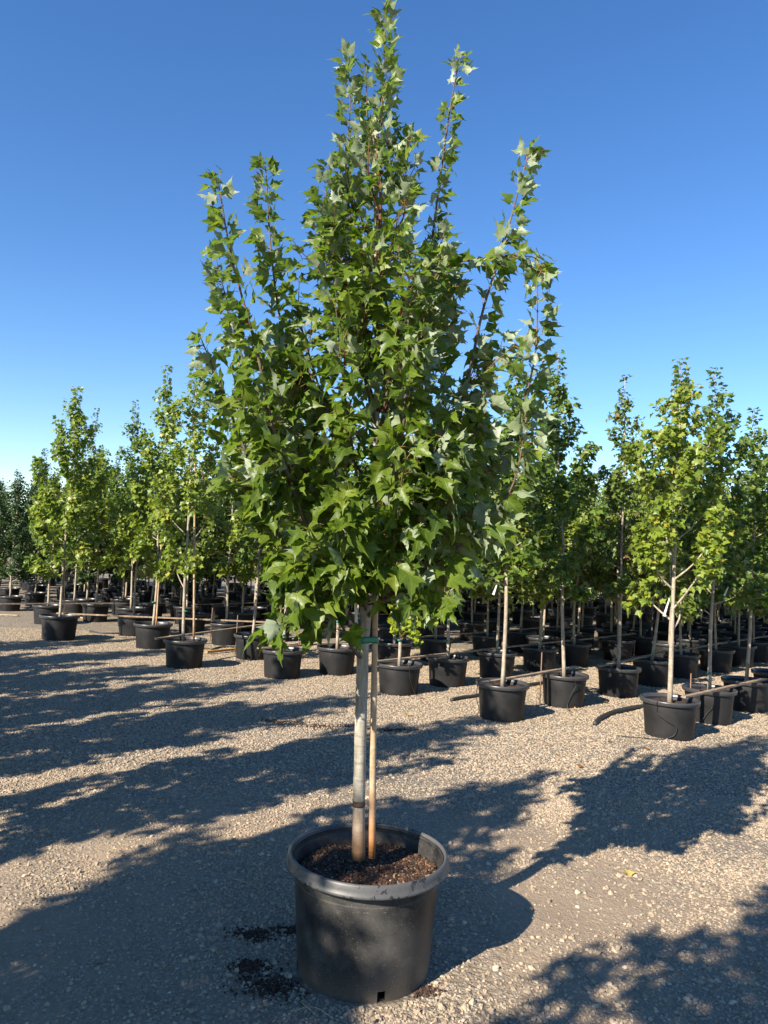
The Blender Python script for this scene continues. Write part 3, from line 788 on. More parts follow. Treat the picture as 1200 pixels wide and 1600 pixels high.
    tube_obj('loop', smooth_path([top, top+np.array([-0.004, 0.01, 0.03]), top+np.array([0.01, 0.03, 0.055]), top+np.array([0.03, 0.05, 0.06])], 12), 0.0012, MT['tag'], tl, 6, (0, 0, 0))
main_tree()

# ------------------------------------------------------------------ nursery rows
def pot_meshes():
    prof = [(0.208, 0.0), (0.212, 0.05), (0.222, 0.18), (0.2335, 0.300), (0.231, 0.306), (0.2275, 0.300), (0.2255, 0.27), (0.205, 0.03), (0.02, 0.02)]
    rim = [(0.2332, 0.296), (0.250, 0.293), (0.2565, 0.297), (0.2605, 0.322), (0.2590, 0.331), (0.2530, 0.3345), (0.2440, 0.3325), (0.2395, 0.322), (0.2380, 0.306), (0.2300, 0.302)]
    V, F = lathe(prof, 40); body = np_mesh('body', V, F, MT['pot_bg'])
    V, F = lathe(rim, 40); rm = np_mesh('rim', V, F, MT['rim_bg'])
    VV = []
    R_ = np.linspace(0, 0.2275, 10); A_ = np.linspace(0, 2*math.pi, 32, endpoint=False)
    for r in R_:
        for a in A_:
            x, y = r*math.cos(a), r*math.sin(a); VV.append((x, y, 0.285+0.01*(1-r/0.23)+0.006*math.sin(30*x)*math.sin(26*y+1)))
    FF = [(i*32+j, i*32+(j+1) % 32, (i+1)*32+(j+1) % 32, (i+1)*32+j) for i in range(9) for j in range(32)]
    return body, rm, np_mesh('potting_mix', VV, FF, MT['soil'])
PB, PR, PS = pot_meshes()
BG_SOIL = 0.288
def bg_pot(p, label, scale=1.0, group='black pots of the nursery rows', full=True):
    r = empty('nursery_pot', (p[0], p[1], float(gh(p[0], p[1]))-0.003))
    r.rotation_euler.z = random.uniform(0, 6.28); r.scale = (scale,)*3
    tag(r, label, 'plant pot', group)
    link('body', PB, r); link('rim', PR, r); link('potting_mix', PS, r)
    return r

def tree_geo(seed, h, clear, rad, leaf, n, temps=T_SML, lean=(0.0, 0.0), asym=(0.0, 0.0), r0=0.020, spread=0.45, peak=0.35, nb=18, tmin=0.17, bt=0.42, up=1.0):
    """trunk path, branch paths and leaf arrays of a young nursery tree; base at the origin"""
    rng = np.random.default_rng(seed); n = int(n*1.85)
    pts = [np.array([0, 0, -0.01])]
    for f in (0.2, 0.4, 0.6, 0.8, 1.0):
        pts.append(np.array([lean[0]*f+rng.normal(0, 0.012), lean[1]*f+rng.normal(0, 0.012), h*f]))
    T = smooth_path(pts, 26)
    R = np.interp(T[:, 2], [0, 0.05, clear, h*0.75, h], [r0*1.15, r0, r0*0.85, r0*0.35, 0.0025])
    tpos = lambda z: np.array([np.interp(z, T[:, 2], T[:, 0]), np.interp(z, T[:, 2], T[:, 1]), z])
    br = []; LP = []; LD = []; LN = []
    ga = rng.random()*6
    for k in range(nb):
        f = (k+rng.random()*0.6)/nb
        z0 = clear+(h*0.90-clear)*f**1.1
        ga += 2.39996+rng.normal(0, 0.25)
        w = np.interp(f, [0, peak*0.5, peak, 0.7, 1.0], [0.62, 0.95, 1.0, 0.55, 0.16])*rng.uniform(0.68, 1.15)
        rt = rad*w*(1+asym[0]*math.cos(ga)+asym[1]*math.sin(ga))
        rise = up*rt*rng.uniform(0.6, 1.25)+0.06
        c = tpos(z0); d = np.array([math.cos(ga), math.sin(ga), 0])
        tip = c+d*rt+np.array([0, 0, rise])
        if f < 0.12: tip[2] -= rise*0.75
        if tip[2] > h*0.99: tip[2] = h*0.99
        P = smooth_path([c, c+d*rt*0.45+np.array([0, 0, rise*0.25]), c+d*rt*0.8+np.array([0, 0, rise*0.6])+rng.normal(0, .02, 3), tip], 10)
        br.append((P, r0*np.interp(f, [0, 1], [bt, 0.16])))
    lens = np.array([np.linalg.norm(P[-1]-P[0])+0.08 for P, _ in br])
    cnt = (n*0.9*lens/lens.sum()).astype(int)
    for (P, r), m in zip(br, cnt):
        t = rng.random(m)**0.75*(1.02-tmin)+tmin
        i = np.clip(t*9, 0, 8.999); i0 = i.astype(int); fr = (i-i0)[:, None]
        q = P[i0]*(1-fr)+P[np.minimum(i0+1, 9)]*fr
        off = rng.normal(0, 1, (m, 3)); off *= (spread*0.16*rng.random(m)**0.6)[:, None]/np.linalg.norm(off, axis=1)[:, None]*2.0
        off *= np.interp(t, [0, 0.8, 1.1], [0.8, 1.0, 0.35])[:, None]
        q = q+off
        ax_ = np.stack([np.interp(q[:, 2], T[:, 2], T[:, 0]), np.interp(q[:, 2], T[:, 2], T[:, 1])], -1)
        o = np.zeros((m, 3)); o[:, :2] = q[:, :2]-ax_; o /= np.linalg.norm(o, axis=1)[:, None]+0.05
        LP.append(q); LD.append(o*0.7+rng.normal(0, 0.55, (m, 3))+np.array([0, 0, -0.35])); LN.append(o*0.55+np.array([0, 0, 0.65])+SUN*0.3+rng.normal(0, 0.4, (m, 3)))
    m = int(n*0.1)
    z = h*(0.55+0.46*rng.random(m)); q = np.stack([np.interp(z, T[:, 2], T[:, 0]), np.interp(z, T[:, 2], T[:, 1]), z], -1)
    o = rng.normal(0, 1, (m, 3)); o[:, 2] = 0; o /= np.linalg.norm(o, axis=1)[:, None]
    LP.append(q+o*(0.05*rng.random(m)+0.01)[:, None]); LD.append(o+np.array([0, 0, -0.1])+rng.normal(0, .3, (m, 3))); LN.append(np.array([0, 0, 0.8])+rng.normal(0, .4, (m, 3)))
    LP = np.concatenate(LP); LD = np.concatenate(LD); LN = np.concatenate(LN)
    LS = 0.84*leaf*(0.65+0.6*rng.random(len(LP)))*np.interp(LP[:, 2], [clear, h], [1.1, 0.75])
    return T, R, br, LP, LD, LN, LS, rng
def front_tree(pos, top_px, clear, rad, leaf, n, material, label, **kw):
    """a tree of its own, its top under the picture point top_px at its own distance"""
    z0 = float(gh(pos[0], pos[1]))+BG_SOIL
    base = np.array([pos[0], pos[1], z0])
    tip = at(top_px[0], top_px[1], pos[1])
    h = tip[2]-z0
    tr = empty('nursery_tree', base); tag(tr, label, 'tree', 'young trees along the front of the nursery rows')
    T, R, br, LP, LD, LN, LS, rng = tree_geo(kw.pop('seed'), h, clear, rad, leaf, n, lean=(tip[0]-pos[0], kw.pop('ly', 0.0)), **kw)
    t = Tubes(); t.add(T, R, 10); link('trunk', t.mesh('trunk', MT['bark_bg']), tr)
    for P, r in br:
        t = Tubes(); t.add(P, np.linspace(r, r*0.3, len(P)), 6, False); link('branch', t.mesh('branch', MT['bark_bg']), tr)
    c = link('crown', leaf_mesh('crown', LP, LD, LN, LS, kw.get('temps', T_SML), material, rng), tr); c['kind'] = 'stuff'
    return tr, h, T

def tie(p, r, label):
    t = Tubes(); t.add([p-np.array([0, 0, 0.009])-p, np.zeros(3), np.array([0, 0, 0.009])], [r+0.001, r+0.0035, r+0.001], 12)
    o = link('tie_tape', t.mesh('tie_tape', MT['tape']), None, p); tag(o, label, 'plant tie', 'green plant ties')
def white_tag(p, L, ang, label):
    c, s = math.cos(ang), math.sin(ang)
    V, F = mbox(-0.011, 0.011, -0.0008, 0.0008, -L, 0); V[:, 0] *= np.where(V[:, 2] < -L/2, 1.0, 0.45)
    V = np.column_stack([V[:, 0]*c+V[:, 2]*s, V[:, 1], -V[:, 0]*s+V[:, 2]*c])
    o = link('plant_tag', np_mesh('plant_tag', V, F, MT['tag'], smooth=False), None, p); tag(o, label, 'plant tag', 'white plant tags')

FR = {}
def add_front(key, px, top, clear, rad, leaf, n, m, tree_label, pot_label, scale=1.0, **kw):
    g = gnd(px[0], px[1]); d = g[:2]/np.linalg.norm(g[:2])
    p = g[:2]+d*0.205*scale      # px marks the front foot of the pot
    FR[key] = p
    pr = bg_pot(p, pot_label, scale)
    off = kw.pop('off', (0, 0))
    tr, h, T = front_tree(np.array([p[0]+off[0], p[1]+off[1]]), top, clear, rad, leaf, n, MT[m], tree_label, **kw)
    return p, h, T

add_front('R', (1045, 1158), (1062, 566), 0.62, 0.50, 0.078, 1750, 'leaf_yel',
          'yellow green tree with bare pale forked limbs standing beside the curved hose', 'black pot with a looping drip tube beside the curved hose', seed=101, peak=0.30, nb=20, asym=(0.0, -0.1), tmin=0.42, bt=0.50, r0=0.023, up=1.5)
add_front('L', (1107, 1132), (1122, 580), 0.75, 0.46, 0.075, 1500, 'leaf_bg',
          'green tree with dappled trunk just behind the yellow green tree by the hose', 'black pot under the slanting batten behind the pot with the looping drip tube', seed=102, asym=(0.2, 0))
add_front('N', (1165, 1112), (1182, 640), 0.80, 0.40, 0.072, 1300, 'leaf_bg',
          'green tree third along the row that starts at the curved hose', 'black pot third along the row that starts at the curved hose', seed=103)
add_front('A', (783, 1128), (806, 556), 0.95, 0.40, 0.080, 1500, 'leaf_bg',
          'tree with a straight pale trunk whose crown is overlapped by the foreground maple', 'black pot of the straight pale trunk with a batten across its rim', seed=104)
add_front('B', (880, 1106), (870, 553), 0.78, 0.44, 0.078, 1500, 'leaf_bg',
          'slender green tree with a smooth grey trunk next to the reddish topped tree', 'black pot with a thin tube hanging down its side next to the batten', seed=105, peak=0.42)
add_front('D', (965, 1089), (976, 590), 0.80, 0.38, 0.074, 1000, 'leaf_red',
          'thin crowned tree whose narrow top is turning reddish', 'black pot of the reddish topped tree with a batten end on its rim', seed=106, spread=0.36, peak=0.30)
add_front('M', (1017, 1072), (1068, 610), 0.85, 0.40, 0.074, 1200, 'leaf_bg',
          'leaning tree directly behind the pot of the reddish topped tree', 'shaded black pot directly behind the pot of the reddish topped tree', seed=107)
add_front('E', (622, 1087), (612, 600), 0.75, 0.40, 0.075, 1200, 'leaf_bg',
          'leaning tree with bright star leaved sprouts low on its trunk', 'black pot with brown bark soil showing just behind the foreground trunk', seed=108)
add_front('K', (698, 1075), (700, 590), 0.80, 0.42, 0.075, 1300, 'leaf_bg',
          'tree with a pale spotted trunk behind the low sprouting tree', 'black pot mottled with leaf shadows behind the low sprouting tree', seed=109)
add_front('G', (440, 1061), (470, 580), 0.80, 0.42, 0.075, 1300, 'leaf_yel',
          'tree with two thin pale stems tied together by green tape', 'black pot of the twin pale stems', seed=110)
add_front('Q', (525, 1056), (540, 590), 0.85, 0.40, 0.072, 1200, 'leaf_bg',
          'tree with a grey spotted trunk beside the twin stemmed tree', 'black pot cut by a diagonal shadow beside the twin stemmed tree', seed=111)
add_front('H', (287, 1046), (308, 552), 0.62, 0.42, 0.078, 1250, 'leaf_yel',
          'yellowing tree with a leaning pale trunk and bare twiggy middle', 'black pot of the leaning pale trunk with a batten sticking out', 1.03, seed=112, spread=0.5, off=(-0.03, 0), tmin=0.40, bt=0.45, up=1.7)
add_front('I', (237, 1015), (262, 575), 0.72, 0.44, 0.082, 1500, 'leaf_yel',
          'bright green tree with a double trunk beside the leaning pale trunk', 'black pot of the double trunked bright green tree', 1.06, seed=113, asym=(-0.2, 0))
add_front('J', (91, 1002), (122, 608), 0.62, 0.60, 0.086, 1900, 'leaf_yel',
          'full yellow green tree standing alone at the end of the front row', 'black pot standing alone at the end of the front row', 1.10, seed=114, asym=(-0.15, 0), peak=0.30, nb=22)
add_front('O', (203, 980), (212, 630), 0.75, 0.46, 0.075, 1400, 'leaf_bg',
          'dull green tree with a thin grey trunk behind the double trunked tree', 'black pot behind the double trunked bright green tree', seed=115)
add_front('P', (352, 1009), (372, 600), 0.80, 0.44, 0.075, 1300, 'leaf_yel',
          'tree with a brown trunk behind the leaning pale trunk', 'black pot with light and dark stripes behind the leaning pale trunk', seed=116)
add_front('S', (393, 1032), (428, 600), 0.85, 0.42, 0.075, 1200, 'leaf_bg',
          'tree with a leaning spotted trunk between the leaning pale trunk and the twin stems', 'black striped pot between the leaning pale trunk and the twin stems', seed=117)
add_front('U', (122, 950), (150, 640), 0.75, 0.45, 0.070, 1300, 'leaf_bg',
          'tree with an orange brown trunk behind the lone yellow green tree', 'grey rimmed pot behind the lone yellow green tree', seed=118)

# shared trees for the depth of the rows
def variant(seed, h, clear, rad, leaf, n, m, **kw):
    T, R, br, LP, LD, LN, LS, rng = tree_geo(seed, h, clear, rad, leaf, n, **kw)
    t = Tubes(); t.add(T, R, 8)
    for P, r in br: t.add(P, np.linspace(r, r*0.3, len(P)), 5, False)
    return t.mesh('trunk', MT['bark_bg']), leaf_mesh('crown', LP, LD, LN, LS, T_SML, MT[m], rng)
VAR = [variant(200, 2.75, 0.66, 0.58, 0.082, 1600, 'leaf_yel'), variant(201, 2.55, 0.62, 0.56, 0.080, 1600, 'leaf_bg', peak=0.45),
       variant(202, 2.90, 0.70, 0.54, 0.080, 1600, 'leaf_yel'), variant(203, 2.65, 0.64, 0.60, 0.082, 1600, 'leaf_yel', lean=(0.08, 0)),
       variant(204, 2.45, 0.60, 0.54, 0.078, 1400, 'leaf_red'), variant(205, 2.80, 0.66, 0.58, 0.082, 1600, 'leaf_bg', lean=(-0.07, 0.04))]
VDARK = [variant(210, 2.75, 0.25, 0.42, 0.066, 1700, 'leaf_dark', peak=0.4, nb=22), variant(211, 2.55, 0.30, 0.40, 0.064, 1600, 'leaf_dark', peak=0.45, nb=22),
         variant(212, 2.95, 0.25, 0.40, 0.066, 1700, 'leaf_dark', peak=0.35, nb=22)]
def row_tree(p, var, label, pot_label, group, scale=1.0, pot_scale=1.0):
    bg_pot(p, pot_label, pot_scale, 'pots '+group)
    tr = empty('nursery_tree', (p[0], p[1], float(gh(p[0], p[1]))+BG_SOIL*pot_scale))
    tr.rotation_euler.z = random.uniform(0, 6.28); tr.scale = (scale, scale, scale*random.uniform(0.95, 1.06))
    tag(tr, label, 'tree', 'trees '+group)
    link('trunk', var[0], tr)
    c = link('crown', var[1], tr); c['kind'] = 'stuff'
DIR = np.array([0.69, 0.724])
placed = [np.array(v) for v in FR.values()]
def ok(p, dmin): return all(np.hypot(*(p-q)) > dmin for q in placed)
n_row = 0
rows = [('R', 'N', 1.05), ('A', 'M', 1.10), ('E', 'K', 1.02), ('G', 'Q', 1.02), ('H', 'P', 1.05), ('I', 'O', 1.08), ('J', 'U', 1.10)]
ORD = ['', 'second', 'third', 'fourth', 'fifth', 'sixth', 'seventh', 'eighth', 'ninth', 'tenth', 'eleventh', 'twelfth', 'thirteenth', 'fourteenth', 'fifteenth', 'sixteenth', 'seventeenth', 'eighteenth']
starts = [(FR['N']+DIR*1.05, 'behind the yellow green tree by the hose'), (FR['M']+DIR*0.95, 'behind the straight pale trunk'), (FR['K']+DIR*1.0, 'behind the low sprouting tree'),
          (FR['Q']+DIR*1.05, 'behind the twin stems'), (FR['P']+DIR*1.0, 'behind the leaning pale trunk'), (FR['O']+DIR*1.1, 'behind the double trunked tree'), (FR['J']+DIR*1.2, 'behind the lone yellow green tree'),
          (FR['J']+np.array([-1.1, 1.9]), 'beyond the lone yellow green tree'), (FR['J']+np.array([-1.2, 3.4]), 'next to the far dark block')]
SHORT = ['hose tree', 'straight pale trunk', 'low sprouting tree', 'twin stems', 'leaning trunk', 'double trunk', 'lone tree']
for ia in range(6):
    a, b = starts[ia][0], starts[ia+1][0]
    q = (a+b)/2; q = q+DIR*(1.2+max(0, max(a@DIR, b@DIR)-q@DIR))
    starts.append((q, f'between the {SHORT[ia]} row and the {SHORT[ia+1]} row'))
for k, (s, where) in enumerate(starts):
    c = 2 if k < 7 else -1
    for i in range(17):
        p = s+DIR*1.06*i+np.array([random.gauss(0, .05), random.gauss(0, .05)])
        if p[1] > 25: break
        x, y, z = proj([p[0], p[1], 1.5])
        if x < -120 or x > 1330 or not ok(p, 0.62): continue
        placed.append(p); c += 1
        od = ORD[min(c, 17)]
        if k < 7: la = (f'slender young tree {od} back in the row {where}', f'shaded black pot {od} back in the row {where}')
        elif k < 9: la = (f'slender young tree {od or "first"} along the row {where}', f'black pot {od or "first"} along the row {where}')
        else: la = (f'{od or "first"} young tree {where}', f'{od or "first"} pot {where}')
        row_tree(p, VAR[random.choice([0, 0, 1, 1, 2, 3, 3, 4, 5, 5])], la[0], la[1], 'deep in the nursery rows', random.uniform(0.9, 1.08)); n_row += 1
n_dark = 0
for iy in range(10):
    for ix in range(24):
        p = np.array([-15.5+ix*1.05+0.45*(iy % 2), 15.3+iy*1.15])+np.array([random.gauss(0, .2), random.gauss(0, .15)])
        x, y, z = proj([p[0], p[1], 1.0])
        if x < -60 or x > 640 or not ok(p, 0.62): continue
        placed.append(p)
        ln = ['nearest', 'second', 'third', 'fourth', 'fifth', 'sixth', 'seventh', 'eighth', 'ninth', 'tenth'][iy]
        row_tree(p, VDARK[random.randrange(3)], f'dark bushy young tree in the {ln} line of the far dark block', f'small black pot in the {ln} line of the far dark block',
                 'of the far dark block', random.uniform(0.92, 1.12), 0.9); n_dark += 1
for iy in range(5):
    for ix in range(26):
        p = np.array([-2+ix*1.2+0.5*(iy % 2), 25.9+iy*1.5])+np.array([random.gauss(0, .2), random.gauss(0, .15)])
        x, y, z = proj([p[0], p[1], 1.0])
        if x < 500 or x > 1300: continue
        row_tree(p, VAR[random.randrange(6)], 'young green tree at the far end of the nursery rows', 'small black pot at the far end of the nursery rows',
                 'of the far dark block', random.uniform(1.0, 1.15), 0.9); n_dark += 1
print('rows', n_row, 'dark', n_dark)

# trees of the next block, beside and behind the photographer: they shade the yard
VBIG = [variant(220, 3.3, 0.85, 0.60, 0.088, 1900, 'leaf_bg', nb=26), variant(221, 3.5, 0.85, 0.56, 0.088, 1900, 'leaf_bg', nb=26, peak=0.42)]
ALONG = -SUN_H; ACROSS = np.array([ALONG[1], -ALONG[0]])
CAST = [(w, u) for u in (-0.1, -1.3) for w in (-10.7, -9.35, -8.05, -6.75, -5.5, -4.05)] + [(-2.72, -1.0), (-2.75, -2.4), (-2.5, -3.6), (-2.02, -3.4), (-0.86, -1.6), (-0.45, -2.6), (-0.95, -3.3), (-0.3, -3.8)]
CAST = [(*(ALONG*u+ACROSS*w), 1.08) for w, u in CAST]
for i, (x, y, s) in enumerate(CAST):
    row_tree(np.array([x, y]), VBIG[i % 2], 'tall green nursery tree in the block across the gravel lane', 'black pot of the block across the gravel lane',
             'of the block across the lane', s)

# ------------------------------------------------------------------ battens, rods, ties, hoses, tags
def batten(a, b, label, material='board', w=0.045, t=0.016, droop=0.0):
    a = np.asarray(a, float); b = np.asarray(b, float); L_ = np.linalg.norm(b-a)
    n = 9; V = []
    d = (b-a)/L_; sd = np.cross(d, [0, 0, 1.0]); sd /= np.linalg.norm(sd); up = np.cross(sd, d)
    for i in range(n):
        f = i/(n-1); c = (b-a)*f+np.array([0, 0, -droop*math.sin(math.pi*f)])+sd*0.004*math.sin(7*f)
        for (p, q) in ((-1, -1), (1, -1), (1, 1), (-1, 1)): V.append(c+sd*p*w/2*(1+0.04*math.sin(9*f+p))+up*q*t/2)
    F = [(i*4+j, i*4+(j+1) % 4, i*4+4+(j+1) % 4, i*4+4+j) for i in range(n-1) for j in range(4)]+[(3, 2, 1, 0), (4*n-4, 4*n-3, 4*n-2, 4*n-1)]
    o = link('wooden_batten', np_mesh('wooden_batten', V, F, MT[material], smooth=False), None, a)
    tag(o, label, 'batten', 'wooden battens across the pots')
def rim_pt(k, f=0.0, side=0.0, z=0.347):
    p = FR[k]+DIR*f+np.array([-DIR[1], DIR[0]])*side
    return np.array([p[0], p[1], z+float(gh(*p))])
batten(rim_pt('R', 0.05, -0.10, 0.352), rim_pt('N', 0.12, -0.16, 0.352), 'weathered batten slanting up from the pot by the curved hose')
batten(rim_pt('A', -0.25, 0.08, 0.346), rim_pt('B', 0.45, 0.10, 0.352), 'weathered batten lying across the pots of the straight pale trunk and the grey trunk')
batten(rim_pt('D', -0.32, 0.08, 0.346), rim_pt('M', 0.60, 0.10, 0.352), 'weathered batten behind the reddish topped tree trunk')
batten(rim_pt('E', -0.3, 0.10, 0.346), rim_pt('K', 1.1, 0.10, 0.350), 'thin batten crossing behind the low sprouting tree')
batten(rim_pt('G', -0.3, 0.10, 0.346), rim_pt('Q', 0.9, 0.08, 0.350), 'thin batten crossing behind the twin stems')
batten(rim_pt('H', -0.38, 0.06, 0.352), rim_pt('P', 0.9, -0.35, 0.352), 'batten sticking out past the pot of the leaning pale trunk')
batten(rim_pt('J', 0.0, 0.12, 0.375), rim_pt('J', 0.0, 0.12, 0.375)+np.array([3.3, 0.15, 0.0]), 'long thin batten leading from the lone pot towards the double trunk', t=0.02, w=0.03)
batten(rim_pt('O', -1.9, 0.9, 0.352), rim_pt('O', 1.1, 0.5, 0.352), 'long thin batten behind the lone yellow green tree', t=0.02, w=0.03)
for i, (k, f0, f1, s) in enumerate((('K', 1.2, 3.2, 0.12), ('K', 3.3, 5.2, 0.1), ('Q', 1.2, 3.3, 0.1), ('M', 0.9, 3.0, 0.1), ('N', 1.1, 3.2, -0.12), ('P', 1.2, 3.2, 0.1), ('O', 1.4, 3.4, 0.1), ('Q', 3.5, 5.6, 0.1), ('M', 3.2, 5.2, 0.1), ('P', 3.5, 5.5, 0.1))):
    batten(rim_pt(k, f0, s, 0.349), rim_pt(k, f1, s, 0.352), 'wooden batten lying on the shaded pots deep in the rows')
p = gnd(322, 1022); q = gnd(372, 1017)
batten(p+np.array([0, 0, .03]), q+np.array([0, 0, .03]), 'short orange wooden batten lying on the gravel', 'board_new', 0.05, 0.03)
for (a, b_, lab) in (((0, 962), (28, 963), 'pale wood offcut lying on gravel beyond the lone pot'), ((124, 966), (150, 971), 'pale wood offcut lying on gravel beside the lone pot')):
    p = gnd(*a); q = gnd(*b_); batten(p+np.array([0, 0, .02]), q+np.array([0, 0, .02]), lab, 'straw', 0.05, 0.02)
for (px, py, h_, lab) in ((1085, 1128, 0.46, 'rusty thin rod standing beside the slanting batten'), (847, 1104, 0.55, 'rusty thin rod at the side of the pot with the thin tube'),
                          (365, 1024, 0.55, 'rusty thin rod standing before the striped pot'), (326, 1002, 0.52, 'rusty thin rod behind the leaning pale trunk'),
                          (994, 1060, 0.5, 'rusty thin rod behind the reddish topped tree'), (1176, 1112, 0.5, 'rusty thin rod at the third pot of the row'), (463, 1040, 0.5, 'rusty thin rod behind the twin stems')):
    g = gnd(px, py)+np.array([0.0, 0.12, 0])
    o = tube_obj('metal_rod', [g-np.array([0, 0, .02]), g+np.array([0.004, 0, h_])], 0.006, MT['rod'], None, 8); tag(o, lab, 'rod', 'thin rods between the pots')

def px_z(k, x, y): return at(x, y, FR[k][1]-0.012)
for (k, x, y, r, lab) in (('H', 290, 955, 0.021, 'green tie low on the leaning pale trunk'), ('H', 299, 884, 0.021, 'green tie high on the leaning pale trunk'),
                          ('I', 240, 941, 0.024, 'green tie low on the double trunk'), ('I', 248, 870, 0.024, 'green tie high on the double trunk'),
                          ('L', 1108, 1052, 0.020, 'green tie at the foot of the dappled trunk'), ('K', 696, 1001, 0.020, 'green tie on the pale spotted trunk'),
                          ('E', 624, 1000, 0.022, 'green tie on the low sprouting trunk'), ('G', 443, 992, 0.024, 'green tie joining the twin pale stems'), ('Q', 528, 972, 0.020, 'green tie on the grey spotted trunk')):
    tie(px_z(k, x, y), r, lab)
for (k, x, y, L_, a, lab) in (('H', 296, 884, 0.13, 0.62, 'white tag hanging from the leaning pale trunk'), ('J', 95, 853, 0.08, 0.6, 'white tag on the lone yellow green tree'),
                              ('R', 1046, 935, 0.17, 0.28, 'white tag on the yellow green tree beside the hose'), ('D', 968, 920, 0.10, 0.1, 'white tag on the reddish topped tree'),
                              ('A', 776, 914, 0.10, 0.3, 'white tag on the straight pale trunk'), ('B', 881, 897, 0.08, -0.1, 'white tag on the smooth grey trunk'), ('L', 1138, 917, 0.10, 0.4, 'white tag under the crown of the dappled tree')):
    p = at(x, y, FR[k][1]-0.05); white_tag(p, L_, a, lab)
# stakes beside some trunks
def stake(k, dx, dy, top, r, lab, mt='stake'):
    p = FR[k]+np.array([dx, dy]); z = float(gh(*p))+BG_SOIL-0.03
    t = at(top[0], top[1], p[1])
    o = tube_obj('wooden_stake', np.linspace([p[0], p[1], z], t, 8), np.linspace(r, r*0.8, 8), MT[mt], None, 9); tag(o, lab, 'stake', 'stakes beside the nursery trees')
stake('H', 0.10, 0.03, (305, 660), 0.014, 'pale stake rising beside the leaning pale trunk')
stake('I', 0.045, -0.01, (252, 850), 0.012, 'pale stake tied to the double trunk')
stake('G', -0.05, 0.0, (441, 900), 0.011, 'pale thin stake paired with the twin stems')
stake('J', 0.05, 0.03, (103, 800), 0.010, 'thin stake beside the lone yellow green tree trunk')
stake('A', 0.03, 0.03, (790, 712), 0.009, 'white topped stake behind the straight pale trunk')

def tube_thing(name, pts, r, material, label, cat, n=30, sides=8, group=None):
    P = smooth_path(pts, n)
    o = tube_obj(name, P, r, MT[material], None, sides); tag(o, label, cat, group)
def on_ground(x, y, z): p = gnd(x, y); p[2] = z+float(gh(p[0], p[1])); return p
tube_thing('irrigation_hose', [on_ground(929, 1136, 0.022), on_ground(938, 1127, 0.026), on_ground(960, 1116, 0.026), on_ground(1000, 1108, 0.024), on_ground(1060, 1100, 0.022), on_ground(1120, 1090, 0.022)], 0.021, 'hose', 'thick black hose curving out beside the yellow green tree pot', 'hose', 34, 12)
tube_thing('irrigation_hose', [on_ground(705, 1098, 0.02), on_ground(722, 1094, 0.022), on_ground(745, 1090, 0.02), on_ground(800, 1078, 0.02), on_ground(900, 1062, 0.02)], 0.019, 'hose', 'black hose end lying on gravel behind the straight pale trunk pot', 'hose', 30, 12)
tube_thing('irrigation_hose', [on_ground(140, 988, 0.016), on_ground(165, 991, 0.016), on_ground(205, 990, 0.016), on_ground(260, 985, 0.016)], 0.014, 'hose', 'thin black hose lying on gravel beside the double trunk pot', 'hose', 24, 10)
tube_thing('irrigation_hose', [on_ground(330, 1016, 0.015), on_ground(345, 1012, 0.015), on_ground(372, 1012, 0.015)], 0.012, 'hose', 'black hose end above the orange batten', 'hose', 16, 10)
def drip(k, pts, label):
    d = FR[k]/np.linalg.norm(FR[k]); P = []
    for (x, y, rr, z) in pts:        # angle about the pot seen from the camera, distance out from the axis, height
        a = math.atan2(-d[1], -d[0])+x
        P.append(np.array([FR[k][0]+math.cos(a)*rr, FR[k][1]+math.sin(a)*rr, z+float(gh(*FR[k]))]))
    tube_thing('drip_tube', P, 0.0034, 'wire', label, 'drip tube', 40, 6, 'drip tubes on the pots')
drip('R', [(-0.6, 0, 0.12, .30), (-0.45, 0, 0.20, .345), (-0.40, 0, 0.268, .335), (-0.44, 0, 0.262, .24), (-0.10, 0, 0.245, .17), (0.25, 0, 0.232, .12), (0.20, 0, 0.226, .05), (-0.05, 0, 0.235, .02), (-0.35, 0, 0.30, .008), (-0.9, 0, 0.55, .008)], 'drip tube looping down the pot beside the curved hose')
drip('B', [(0.2, 0, 0.10, .30), (0.25, 0, 0.2, .345), (0.3, 0, 0.268, .33), (0.5, 0, 0.258, .25), (0.35, 0, 0.243, .17), (0.2, 0, 0.225, .05), (0.2, 0, 0.24, .01)], 'drip tube hanging down the pot next to the batten')
drip('E', [(0.3, 0, 0.12, .30), (0.35, 0, 0.2, .345), (0.4, 0, 0.268, .325), (0.5, 0, 0.25, .20), (0.8, 0, 0.232, .06), (0.9, 0, 0.25, .01)], 'drip tube hanging down the pot behind the foreground trunk')
drip('A', [(-0.7, 0, 0.10, .30), (-0.8, 0, 0.2, .37), (-0.95, 0, 0.275, .345), (-1.1, 0, 0.27, .20), (-1.1, 0, 0.24, .06), (-1.1, 0, 0.28, .01)], 'drip tube arching over the pot of the straight pale trunk')
drip('L', [(0.1, 0, 0.10, .30), (0.0, 0, 0.2, .345), (0.1, 0, 0.268, .33), (0.2, 0, 0.25, .22), (-0.1, 0, 0.235, .10), (-0.3, 0, 0.24, .01)], 'drip tube on the pot under the slanting batten')

